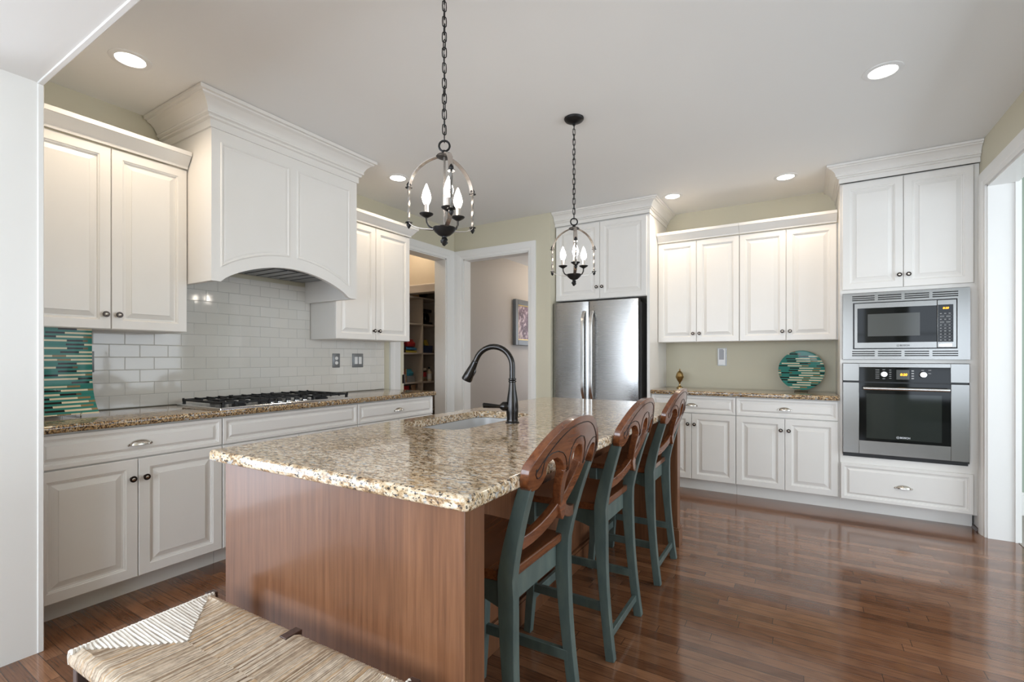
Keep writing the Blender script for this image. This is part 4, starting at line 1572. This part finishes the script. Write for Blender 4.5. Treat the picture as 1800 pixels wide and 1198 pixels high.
for side_ in (0, 1):
    mbp = MB()
    for k in range(ny):
        y = BY0 + (k + 0.5) * (BY1 - BY0) / ny
        e_ = min(y - BY0, BY1 - y)
        ln = e_ * 0.215 / dd
        jz = random.uniform(-0.0005, 0.0005)
        xe, sg = (BX0, 1) if side_ == 0 else (BX1, -1)
        pts = [(xe + sg * 0.004, y, BZ - 0.036), (xe + sg * 0.000, y, BZ - 0.020), (xe + sg * 0.007, y, BZ - 0.004 + jz), (xe + sg * 0.022, y, BZ + 0.0015 + jz)]
        for q in (0.35, 0.7, 1.0):
            pts.append((xe + sg * max(0.023, ln * q), y + 0.002 * math.sin(k * 1.7 + q * 5) * q, BZ + 0.0015 - 0.008 * q + jz))
        strand(mbp, pts, 0.0050)
    plabel(obj('rush_seat_end', mbp, 'rushsheen', bn), 'thick rush strands at the seat end, sheen painted pale')
plabel(obj('rush_seat', mb, 'rush', bn), 'tan woven rush strands')
mb = MB()
mb.box(BX0 + 0.012, BX1 - 0.012, BY0 + 0.012, BY0 + 0.034, BZ - 0.040, BZ - 0.010).box(BX0 + 0.012, BX1 - 0.012, BY1 - 0.034, BY1 - 0.012, BZ - 0.040, BZ - 0.010)
mb.box(BX0 + 0.012, BX0 + 0.034, BY0 + 0.012, BY1 - 0.012, BZ - 0.040, BZ - 0.010).box(BX1 - 0.034, BX1 - 0.012, BY0 + 0.012, BY1 - 0.012, BZ - 0.040, BZ - 0.010)
for z in (0.13, 0.26):
    mb.box(BX0 + 0.01, BX1 - 0.01, BY0 + 0.012, BY0 + 0.03, z, z + 0.024).box(BX0 + 0.01, BX1 - 0.01, BY1 - 0.03, BY1 - 0.012, z, z + 0.024)
obj('seat_frame', mb, 'benchwood', bn)
for x in (BX0, BX1):
    for y in (BY0, BY1):
        sx = 1 if x == BX0 else -1
        sy = 1 if y == BY0 else -1
        xa, xb = sorted((x - sx * 0.004, x + sx * 0.024)) if y == BY1 else sorted((x + sx * 0.008, x + sx * 0.032))
        ya, yb = sorted((y - sy * 0.010, y + sy * 0.016)) if y == BY1 else sorted((y + sy * 0.008, y + sy * 0.032))
        obj('leg', MB().box(xa, xb, ya, yb, 0, BZ + (0.003 if y == BY1 else -0.012)), 'benchwood', bn, 0.003)
xm = -1.152
obj('rail_peg', MB().box(xm - 0.013, xm + 0.013, BY1 - 0.045, BY1 + 0.004, BZ - 0.03, BZ + 0.0042), 'benchwood', bn, 0.0015)
bn.rotation_euler = (0, 0, math.radians(1.6))
WORLD.discard(bn.name)


# ------------------------------------------------------------------ pendants
def make_pendant(name, label, loc, zb, turn):
    """loc: ceiling point; zb: height of the bottom finial"""
    r = local(thing(name, label, 'pendant light', loc, math.radians(turn), 'iron pendant lights over the island'))
    B = zb - CEIL                          # local z of the finial tip
    mb = MB().lathe([(0.062, -0.001), (0.062, -0.006), (0.055, -0.016), (0.036, -0.026), (0.010, -0.032), (0.008, -0.045), (0.001, -0.045)], (0, 0, 0), 'z', 28)
    obj('canopy', mb, 'iron', r)
    ztop = B + 0.405                       # ring centre
    # chain
    mb = MB()
    z = -0.040
    zend = ztop + 0.020
    n = int(round((z - zend) / 0.0315))
    pitch = (z - zend) / n
    for k in range(n):
        zc = z - pitch * (k + 0.5)
        L = pitch * 0.5 + 0.0055
        Wd = 0.0085
        ang = (PI / 2 if k % 2 else 0) + 0.35 * math.sin(k * 2.3)
        pts = []
        for i in range(14):
            a = 2 * PI * i / 14
            u = Wd * math.cos(a)
            vz = (L - Wd) * (1 if math.sin(a) > 0 else -1) * (1 if abs(math.sin(a)) > 0.05 else 0) + Wd * math.sin(a)
            pts.append((u * math.cos(ang), u * math.sin(ang), zc + vz))
        mb.tube(pts, 0.0022, 6, False, True)
    mb.tube([(0.003 * math.sin(k * 0.9), 0.003 * math.cos(k * 0.7), z + (zend - z) * k / 30) for k in range(31)], 0.0014, 5)
    obj('chain', mb, 'iron', r)
    mb = MB()
    ph = math.radians(31.5 - turn)
    mb.tube([(0.0215 * math.cos(2 * PI * i / 24) * math.cos(ph), 0.0215 * math.cos(2 * PI * i / 24) * math.sin(ph), ztop + 0.0215 * math.sin(2 * PI * i / 24)) for i in range(24)], 0.0042, 8, False, True)
    mb.lathe([(0.004, ztop - 0.036), (0.030, ztop - 0.038), (0.034, ztop - 0.043), (0.030, ztop - 0.046), (0.004, ztop - 0.046)], (0, 0, 0), 'z', 20)
    mb.lathe([(0.007, ztop - 0.018), (0.010, ztop - 0.028), (0.014, ztop - 0.036), (0.0135, ztop - 0.041), (0.006, ztop - 0.044)], (0, 0, 0), 'z', 14)
    obj('top_ring', mb, 'iron', r)
    zc = ztop - 0.040                     # where the hoops meet
    mb = MB().lathe([(0.0045, zc), (0.0045, B + 0.075)], (0, 0, 0), 'z', 10)
    obj('centre_rod', mb, 'ironmid', r)
    R = 0.155
    zr1 = B + 0.245                        # top of the outer rods
    zr0 = B + 0.108
    A0 = 0.0
    for k in range(3):
        a = A0 + k * 2 * PI / 3
        ca, sa = math.cos(a), math.sin(a)
        tang = (-sa, ca, 0)
        # upper band from the hub out and down to the rod
        pts = []
        for i in range(13):
            t = PI / 2 * i / 12
            rr_ = (R - 0.004) * math.sin(t)
            pts.append((rr_ * ca, rr_ * sa, zr1 + (zc - zr1) * math.cos(t)))
        mb = MB().tube(pts, 0.01, 4, True, False, tang, (0.0025, 0.020))
        obj('band', mb, 'ironbright', r)
        mb = MB()
        # lower band from the rod to the bowl
        pts = []
        for i in range(11):
            t = PI / 2 * i / 10
            rr_ = 0.018 + (R - 0.022) * math.cos(t)
            pts.append((rr_ * ca, rr_ * sa, zr0 - (zr0 - B - 0.068) * math.sin(t)))
        mb.tube(pts, 0.01, 4, True, False, tang, (0.0025, 0.018))
        obj('band', mb, 'ironbright', r, 0.0)
        # twisted square rod
        ls = []
        for i in range(21):
            t = i / 20
            zz = zr0 - 0.004 + (zr1 - zr0 + 0.008) * t
            ls.append([(R * ca + 0.0055 * math.cos(a + PI / 4 + q * PI / 2 + t * PI * 1.5), R * sa + 0.0055 * math.sin(a + PI / 4 + q * PI / 2 + t * PI * 1.5), zz) for q in range(4)])
        mb = MB().loops(ls)
        rod = obj('rod', mb, 'ironmid', r)
        for zz, sg in ((zr1, 1), (zr0, -1)):
            mb = MB()
            mb.lathe([(0.014, zz + sg * 0.002), (0.015, zz + sg * 0.004), (0.006, zz + sg * 0.006), (0.0095, zz + sg * 0.012), (0.0095, zz + sg * 0.016), (0.005, zz + sg * 0.024), (0.001, zz + sg * 0.029)], (R * ca, R * sa, 0), 'z', 12)
            obj('finial', mb, 'iron', rod)
    # bowl and bottom finial
    mb = MB().lathe([(0.002, B + 0.076), (0.046, B + 0.074), (0.048, B + 0.071), (0.040, B + 0.058), (0.024, B + 0.044), (0.010, B + 0.038), (0.009, B + 0.034), (0.012, B + 0.032)], (0, 0, 0), 'z', 22)
    obj('bowl', mb, 'iron', r)
    ls = []
    for i in range(17):
        t = i / 16
        rad = 0.0125 * math.sin(PI * (0.12 + 0.86 * t)) ** 0.8 + 0.001
        ls.append([(rad * (1 + 0.22 * math.cos(3 * (2 * PI * q / 12 + t * 4))) * math.cos(2 * PI * q / 12), rad * (1 + 0.22 * math.cos(3 * (2 * PI * q / 12 + t * 4))) * math.sin(2 * PI * q / 12), B + 0.034 - 0.034 * t) for q in range(12)])
    obj('bottom_finial', MB().loops(ls), 'iron', r)
    # candle arms, cups, sleeves, bulbs
    Rc = 0.076
    for k in range(3):
        a = A0 + k * 2 * PI / 3 + 0.05
        ca, sa = math.cos(a), math.sin(a)
        pts = [(0.020 * ca, 0.020 * sa, B + 0.066), (0.044 * ca, 0.044 * sa, B + 0.070), (0.064 * ca, 0.064 * sa, B + 0.082), (0.074 * ca, 0.074 * sa, B + 0.100), (Rc * ca, Rc * sa, B + 0.124)]
        arm = obj('candle_arm', MB().tube(pts, 0.0042, 8), 'iron', r)
        c = (Rc * ca, Rc * sa, 0)
        obj('cup', MB().lathe([(0.005, B + 0.118), (0.016, B + 0.124), (0.027, B + 0.131), (0.0285, B + 0.135), (0.024, B + 0.136), (0.004, B + 0.134)], c, 'z', 18), 'iron', arm)
        obj('sleeve', MB().lathe([(0.0095, B + 0.134), (0.0095, B + 0.172), (0.004, B + 0.173)], c, 'z', 14), 'ironbright', arm)
        obj('bulb', MB().lathe([(0.009, B + 0.172), (0.014, B + 0.182), (0.0185, B + 0.196), (0.0185, B + 0.206), (0.014, B + 0.224), (0.008, B + 0.240), (0.0035, B + 0.252), (0.001, B + 0.257)], c, 'z', 16), 'bulb', arm)
    return r


make_pendant('pendant_light', 'iron candle pendant nearest the camera, its chain leaving the top of the picture', (-1.243, 1.505, CEIL), 1.672, -41)
p2 = make_pendant('pendant_light', 'farther iron lantern pendant with its round canopy in view, in front of the fridge cabinets', (-1.238, 2.772, CEIL), 1.672, -62)

# ------------------------------------------------------------------ recessed ceiling lights
lamps = [(-2.91, 1.05, 'recessed ceiling light above the wall cabinet left of the range hood'),
         (-2.91, 2.916, 'recessed ceiling light just right of the range hood crown'),
         (0.356, 3.166, 'recessed ceiling light alone on the right side of the ceiling, nearest the camera there'),
         (-0.129, 4.59, 'recessed ceiling light in front of the oven tower crown'),
         (-1.048, 4.59, 'recessed ceiling light beside the fridge cabinet crown')]
for x, y, lb in lamps:
    t = thing('recessed_light', lb, 'ceiling light', (x, y, CEIL), 0.0, 'recessed ceiling lights')
    obj('trim_ring', MB().lathe([(0.062, CEIL - 0.0005), (0.064, CEIL - 0.005), (0.076, CEIL - 0.006), (0.088, CEIL - 0.003), (0.089, CEIL - 0.0003)], (x, y, 0), 'z', 32, False), 'white', t)
    obj('lens', MB().lathe([(0.0635, CEIL - 0.0012), (0.060, CEIL - 0.0025), (0.001, CEIL - 0.0028)], (x, y, 0), 'z', 32), 'lamp', t)
    ld = bpy.data.lights.new('recessed_lamp', 'SPOT')
    ld.energy = 17
    ld.color = (1.0, 0.80, 0.58)
    ld.spot_size = math.radians(150)
    ld.spot_blend = 0.8
    ld.shadow_soft_size = 0.055
    lo = bpy.data.objects.new('recessed_lamp', ld)
    C.objects.link(lo)
    lo.parent = t
    lo.location = (0, 0, -0.02)

# ------------------------------------------------------------------ outlets and switches
def plate_mesh(y0, y1, z0, z1):
    mb = MB()
    x = XL + 0.0115
    mb.loops([[(x, y0, z0), (x, y1, z0), (x, y1, z1), (x, y0, z1)], [(x + 0.006, y0, z0), (x + 0.006, y1, z0), (x + 0.006, y1, z1), (x + 0.006, y0, z1)],
              [(x + 0.009, y0 + 0.006, z0 + 0.006), (x + 0.009, y1 - 0.006, z0 + 0.006), (x + 0.009, y1 - 0.006, z1 - 0.006), (x + 0.009, y0 + 0.006, z1 - 0.006)]])
    return mb


xq = XL + 0.0205
t = thing('wall_outlet', 'pewter-plated double outlet on the tile right of the cooktop', 'outlet', (XL, 2.766, 1.133))
obj('cover_plate', plate_mesh(2.729, 2.803, 1.133, 1.256), 'tileplate', t)
mb = MB()
for z in (1.174, 1.214):
    mb.prism([(2.766 + 0.0165 * math.cos(2 * PI * k / 16), z + 0.015 * math.sin(2 * PI * k / 16)) for k in range(16)], xq - 0.002, xq + 0.0015, 'yz')
obj('socket', mb, 'white', t)
t = thing('light_switch', 'pewter-plated double rocker switch nearest the pantry doorway', 'light switch', (XL, 3.003, 1.131))
obj('cover_plate', plate_mesh(2.942, 3.064, 1.131, 1.257), 'tileplate', t)
for y in (2.980, 3.026):
    obj('rocker', MB().box(xq - 0.002, xq + 0.002, y - 0.017, y + 0.017, 1.161, 1.227), 'white', t, 0.001)
t = thing('wall_outlet', 'pewter-plated outlet half hidden behind the striped teal platter', 'outlet', (XL, 1.05, 1.133))
obj('cover_plate', plate_mesh(1.015, 1.09, 1.135, 1.257), 'tileplate', t)
obj('socket', MB().box(xq - 0.002, xq + 0.0015, 1.037, 1.068, 1.165, 1.228), 'white', t)

t = thing('intercom', 'small white wall unit with a grey front, under the wall cabinets on the sage wall', 'intercom', (-0.700, YB, 1.141))
obj('cover_plate', MB().box(-0.742, -0.660, YB - 0.004, YB - 0.0005, 1.139, 1.315), 'tileplate', t)
obj('handset', MB().box(-0.737, -0.667, YB - 0.022, YB - 0.004, 1.145, 1.313), 'white', t, 0.004)
obj('screen', MB().box(-0.727, -0.682, YB - 0.0225, YB - 0.0215, 1.200, 1.305), 'greyplastic', t)
obj('indicator', MB().lathe([(0.007, 0), (0.006, 0.003), (0.001, 0.004)], (-0.684, YB - 0.0222, 1.301), 'y', 12), 'white', t)


# ------------------------------------------------------------------ decorative pieces
def uv_by(o, fu, fv):
    me = o.data
    uvl = me.uv_layers.new(name='pattern')
    for lp in me.loops:
        co = me.vertices[lp.vertex_index].co
        uvl.data[lp.index].uv = (fu(co), fv(co))


# round plate on the back counter, leaning on a clear easel
pt = local(thing('striped_plate', 'round teal glass plate with cream and black dashes on the back counter', 'plate', (-0.021, 5.085, CT), 0.0))
PR = 0.181
tilt = math.radians(10)
pc = Vector((0, -0.012, 0.012 + PR * math.cos(tilt)))


def plate_pt(r_, a, d):
    u, v_ = r_ * math.cos(a), r_ * math.sin(a)
    n_ = Vector((0, -math.cos(tilt), math.sin(tilt)))
    return pc + Vector((u, 0, 0)) + Vector((0, math.sin(tilt), math.cos(tilt))) * v_ + n_ * d


mb = MB()
ls = []
for r_, d in ((0.001, -0.012), (PR * 0.5, -0.010), (PR * 0.8, -0.002), (PR * 0.97, 0.007), (PR, 0.009), (PR, 0.013), (PR * 0.97, 0.013), (PR * 0.8, 0.005), (PR * 0.5, -0.003), (0.001, -0.005)):
    ls.append([tuple(plate_pt(r_, 2 * PI * k / 56, d)) for k in range(56)])
mb.loops(ls)
o = obj('plate', mb, 'dash', pt)
uv_by(o, lambda c: c.x + 0.23, lambda c: c.z)
mb = MB()
for s in (-1, 1):
    mb.tube([(s * 0.05, -0.055, 0.022), (s * 0.05, -0.050, 0.003), (s * 0.05, 0.055, 0.003), (s * 0.04, 0.035, 0.13)], 0.003, 6)
mb.tube([(-0.05, 0.055, 0.003), (0.05, 0.055, 0.003)], 0.003, 6)
obj('easel', mb, 'clear', pt)

# brass urn
ur = thing('brass_urn', 'small brass lidded urn on the back counter beside the fridge panel', 'urn', (-1.075, 5.02, CT))
mb = MB().lathe([(0.030, CT), (0.030, CT + 0.006), (0.020, CT + 0.012), (0.008, CT + 0.024), (0.007, CT + 0.045), (0.012, CT + 0.058), (0.026, CT + 0.078), (0.038, CT + 0.104), (0.041, CT + 0.116), (0.036, CT + 0.118)], (-1.075, 5.02, 0), 'z', 24)
obj('body', mb, 'brass', ur)
mb = MB().lathe([(0.038, CT + 0.117), (0.036, CT + 0.124), (0.033, CT + 0.140), (0.024, CT + 0.158), (0.010, CT + 0.170), (0.005, CT + 0.174), (0.008, CT + 0.182), (0.006, CT + 0.190), (0.001, CT + 0.194)], (-1.075, 5.02, 0), 'z', 24)
obj('lid', mb, 'brass', ur)

# curved rectangular glass platter on the left counter
pl = local(thing('striped_platter', 'curved teal glass platter with cream and black dashes by the left jamb', 'platter', (-3.33, 0.845, CT), R90))
# local: x -> world y, -y -> towards the room
mb = MB()
NU, NV = 24, 22
ls_f, ls_b = [], []
for j in range(NV + 1):
    t = j / NV
    # side profile (y, z): foot flares out into the room, then stands up
    if t < 0.42:
        q = t / 0.42
        ang = math.radians(48) * (1 - q) + math.radians(90) * q
    rowf = []
    ls_f.append(t)
prof = []
y, z = -0.155, 0.012
ds = 0.475 / NV
for j in range(NV + 1):
    t = j / NV
    prof.append((y, z))
    ang = math.radians(42 + 46 * min(1, (t / 0.40)) ** 0.8 + (3 if t > 0.4 else 0))
    y += math.cos(ang) * ds
    z += math.sin(ang) * ds
ls = []
for side_ in (0, 1):
    for j in (range(NV + 1) if side_ == 0 else reversed(range(NV + 1))):
        y, z = prof[j]
        row = []
        for i in range(NU + 1):
            u = -0.16 + 0.32 * i / NU
            row.append((u * (1 + 0.06 * (1 - j / NV) ** 2), y + 0.010 * (u / 0.16) ** 2 + (0.007 if side_ else 0), z + 0.004 * math.cos(u * 9) * (1 - j / NV)))
        ls.append(row)
ls.append(ls[0])
mbp_ = MB()
n = NU + 1
verts = [p for l in ls[:-1] for p in l]
L = len(ls) - 1
fc_ = []
for k in range(L):
    for i in range(NU):
        a, b = k * n + i, k * n + i + 1
        c2, d2_ = ((k + 1) % L) * n + i + 1, ((k + 1) % L) * n + i
        fc_.append((a, b, c2, d2_))
for i in (0, NU):
    for j in range(NV):
        fc_.append((j * n + i, (j + 1) * n + i, (L - 2 - j) * n + i, (L - 1 - j) * n + i))
mbp_.add(verts, fc_)
o = obj('platter', mbp_, 'dash', pl)
uv_by(o, lambda c: c.x + 0.4, lambda c: c.z * 1.08 + 0.3)
mb = MB()
for s in (-1, 1):
    mb.tube([(s * 0.08, -0.195, 0.03), (s * 0.08, -0.185, 0.004), (s * 0.08, 0.09, 0.004), (s * 0.07, 0.055, 0.22)], 0.0035, 6)
mb.tube([(-0.08, 0.09, 0.004), (0.08, 0.09, 0.004)], 0.0035, 6)
obj('easel', mb, 'clear', pl)

# painting in the hall
pa = thing('painting', 'framed lilac flower painting on the hall wall through the doorway', 'painting', (-3.55, 6.16, 1.39))
mb = MB()
y0, y1, z0, z1 = 5.82, 6.50, 1.40, 2.06
xw = -3.549
fw = 0.075
for a, b, c_, d_ in ((y0, y0 + fw, z0, z1), (y1 - fw, y1, z0, z1), (y0 + fw, y1 - fw, z0, z0 + fw), (y0 + fw, y1 - fw, z1 - fw, z1)):
    mb.box(xw, xw + 0.05, a, b, c_, d_)
obj('frame', mb, 'artframe', pa, 0.006)
mb = MB()
for a, b, c_, d_ in ((y0 + fw, y0 + fw + 0.014, z0 + fw, z1 - fw), (y1 - fw - 0.014, y1 - fw, z0 + fw, z1 - fw), (y0 + fw, y1 - fw, z0 + fw, z0 + fw + 0.014), (y0 + fw, y1 - fw, z1 - fw - 0.014, z1 - fw)):
    mb.box(xw + 0.005, xw + 0.042, a, b, c_, d_)
obj('gilt_slip', mb, 'gold', pa)
obj('canvas', MB().box(xw + 0.002, xw + 0.030, y0 + fw, y1 - fw, z0 + fw, z1 - fw), 'art', pa)

# ------------------------------------------------------------------ pantry shelves and what stands on them
XS = -4.30
sh_ = thing('pantry_shelving', 'pale pantry shelving with square compartments seen through the left doorway', 'shelving', (-4.5, 4.66, 0))
mb = MB()
levels = (0.15, 0.525, 0.903, 1.284, 1.665, 2.015)
for z in levels:
    mb.box(-4.70, XS, 3.96, 5.19, z - 0.02, z)
obj('shelf_board', mb, 'shelf', sh_)
mb = MB()
for y in (3.96, 4.36, 4.76, 5.17):
    mb.box(-4.70, XS + 0.001, y - 0.01, y + 0.01, 0.0, 2.015)
obj('divider', mb, 'shelf', sh_)
obj('back_board', MB().box(-4.72, -4.70, 3.95, 5.19, 0.0, 2.015), 'shelf', sh_)


def bottle(name, label, cat, y, zb, h, r, body, cap, labelmat=None, x=-4.36, group='pantry goods'):
    t = thing(name, label, cat, (x, y, zb), 0.0, group)
    obj('body', MB().lathe([(r * 0.95, zb + 0.0005), (r, zb + 0.006), (r, zb + h * 0.60), (r * 0.75, zb + h * 0.70), (r * 0.38, zb + h * 0.80), (r * 0.38, zb + h * 0.88)], (x, y, 0), 'z', 18), body, t)
    obj('cap', MB().lathe([(r * 0.46, zb + h * 0.86), (r * 0.46, zb + h), (0.001, zb + h)], (x, y, 0), 'z', 14), cap, t)
    if labelmat:
        obj('paper_label', MB().lathe([(r * 1.012, zb + h * 0.15), (r * 1.012, zb + h * 0.52)], (x, y, 0), 'z', 18, False), labelmat, t)
    return t


def bag(name, label, cat, y, zb, w_, d_, h, m_, x=-4.38):
    """soft packet with a crimped top"""
    mb = MB()
    ls = []
    for t, s in ((0.0, 0.90), (0.10, 1.0), (0.45, 1.02), (0.75, 0.86), (0.92, 0.80), (1.0, 0.84)):
        l = []
        for k in range(20):
            a = 2 * PI * k / 20
            dk = d_ * s * (1 if t < 0.5 else max(0.08, 1 - (t - 0.5) * 1.9))
            l.append((x + dk / 2 * math.copysign(abs(math.cos(a)) ** 0.6, math.cos(a)), y + w_ / 2 * s * math.copysign(abs(math.sin(a)) ** 0.6, math.sin(a)) + 0.004 * math.sin(5 * a + t * 7), zb + 0.0005 + h * t))
        ls.append(l)
    mb.loops(ls)
    o = obj(name, mb, m_)
    return tag(o, label, cat, 'pantry goods')


bottle('bottle', 'dark bottle with white cap and cream label on the upper left pantry shelf', 'bottle', 4.512, 1.665, 0.19, 0.031, 'darkbrown', 'white', 'cream', -4.34)
# coffee maker
t = thing('coffee_maker', 'black coffee maker on the upper right pantry shelf', 'coffee maker', (-4.42, 4.90, 1.665), 0.0, 'pantry goods')
obj('base', MB().box(-4.50, -4.33, 4.80, 4.99, 1.6655, 1.70), 'black', t, 0.006)
obj('tower', MB().box(-4.50, -4.43, 4.80, 4.99, 1.70, 1.86), 'black', t, 0.006)
obj('brew_head', MB().box(-4.50, -4.34, 4.80, 4.99, 1.83, 1.875), 'black', t, 0.008)
obj('carafe', MB().lathe([(0.045, 1.702), (0.058, 1.72), (0.060, 1.76), (0.045, 1.80), (0.042, 1.815)], (-4.375, 4.895, 0), 'z', 20), 'blackglass', t)
obj('handle', MB().tube([(-4.345, 4.80, 1.80), (-4.325, 4.785, 1.79), (-4.325, 4.785, 1.73), (-4.345, 4.80, 1.72)], 0.007, 8), 'bright', t)
bag('snack_bag', 'red and white snack bag on the middle left pantry shelf, topmost of its pile', 'packet', 4.60, 1.362, 0.15, 0.10, 0.095, 'red')
bag('snack_bag', 'blue and white packet under the red snack bag in the pantry', 'packet', 4.60, 1.320, 0.18, 0.14, 0.041, 'blue')
bag('snack_bag', 'yellow packet lowest of the pile on the middle left pantry shelf', 'packet', 4.59, 1.284, 0.20, 0.15, 0.035, 'yellow')
bag('snack_bag', 'dark packet left of the snack pile on the middle pantry shelf', 'packet', 4.44, 1.284, 0.10, 0.12, 0.15, 'darkbrown')
# blue bin with greenery
t = thing('storage_bin', 'navy storage bin on the middle right pantry shelf', 'bin', (-4.42, 4.90, 1.284), 0.0, 'pantry goods')
mb = MB()
mb.loops([[(x, y, z) for x, y in rrect(-4.50 - e_, -4.34 + e_, 4.80 - e_ * 0.5, 5.01 + e_ * 0.5, 0.02)] for e_, z in ((0, 1.2845), (0.008, 1.38), (0.012, 1.382), (0.004, 1.382), (-0.006, 1.30))])
obj('tub', mb, 'navy', t)
for y, m_, lb in ((4.86, 'leaf', 'green packet sticking out of the navy pantry bin'), (4.95, 'yellow', 'yellow-green packet at the right in the navy pantry bin')):
    bag('food_packet', lb, 'packet', y, 1.302, 0.075, 0.10, 0.16, m_, -4.42)
bottle('bottle', 'tall bottle with blue cap behind the red bottle in the pantry', 'bottle', 4.425, 0.903, 0.30, 0.030, 'white', 'blue', 'blue', -4.43)
bottle('bottle', 'red sauce bottle on the lower left pantry shelf', 'bottle', 4.43, 0.903, 0.20, 0.036, 'red', 'cream', 'red', -4.35)
o = obj('food_box', MB().box(-4.40, -4.33, 4.478, 4.492, 0.9035, 1.08), 'tan')
tag(o, 'thin tan box between red bottle and teal packets in the pantry', 'box', 'pantry goods')
bag('food_packet', 'teal and blue packet on the lower left pantry shelf', 'packet', 4.575, 0.985, 0.13, 0.10, 0.085, 'teal')
o = obj('food_box', MB().box(-4.44, -4.33, 4.51, 4.65, 0.9035, 0.984), 'grout', None, 0.003)
tag(o, 'grey box under the teal packet on the lower left pantry shelf', 'box', 'pantry goods')
t = thing('jar', 'wide jar with red label and pale lid on the lower right pantry shelf', 'jar', (-4.37, 4.83, 0.903), 0.0, 'pantry goods')
obj('body', MB().lathe([(0.052, 0.9035), (0.055, 0.91), (0.055, 1.04), (0.046, 1.055)], (-4.37, 4.835, 0), 'z', 20), 'clear', t)
obj('contents', MB().lathe([(0.049, 0.906), (0.050, 1.02), (0.001, 1.022)], (-4.37, 4.835, 0), 'z', 20), 'tan', t)
obj('paper_label', MB().lathe([(0.0556, 0.965), (0.0556, 1.025)], (-4.37, 4.835, 0), 'z', 20, False), 'red', t)
obj('lid', MB().lathe([(0.050, 1.052), (0.051, 1.075), (0.045, 1.08), (0.001, 1.08)], (-4.37, 4.835, 0), 'z', 20), 'cream', t)
bottle('bottle', 'pale bottle with dark cap at the right end of the lower pantry shelf', 'bottle', 4.955, 0.903, 0.19, 0.034, 'cream', 'black', 'white', -4.36)
bag('food_packet', 'red and tan packet on the lowest visible pantry shelf', 'packet', 4.50, 0.825 - 0.30, 0.22, 0.14, 0.33, 'red')
bag('food_packet', 'tan packet right of the red packet on the lowest visible pantry shelf', 'packet', 4.67, 0.525, 0.10, 0.12, 0.34, 'tan')
o = obj('mixing_bowl', MB().lathe([(0.04, 2.0155), (0.07, 2.03), (0.105, 2.075), (0.108, 2.08), (0.10, 2.076), (0.06, 2.03)], (-4.43, 4.86, 0), 'z', 24), 'darkbrown')
tag(o, 'dark glossy bowl on top of the pantry shelving', 'bowl', 'pantry goods')
o = obj('wooden_box', MB().box(-4.46, -4.34, 4.62, 4.74, 2.0155, 2.05), 'tan', None, 0.003)
tag(o, 'low wooden box on top of the pantry shelving', 'box', 'pantry goods')

# ------------------------------------------------------------------ lamps of the rooms beyond
def point(name, loc, power, col, size=0.06):
    l = bpy.data.lights.new(name, 'POINT')
    l.energy = power
    l.color = col
    l.shadow_soft_size = size
    o = bpy.data.objects.new(name, l)
    C.objects.link(o)
    o.location = loc


point('pantry_lamp', (-4.1, 4.1, 2.62), 6, (1.0, 0.86, 0.68))
point('hall_lamp', (-2.75, 6.6, 2.50), 16, (1.0, 0.84, 0.66))
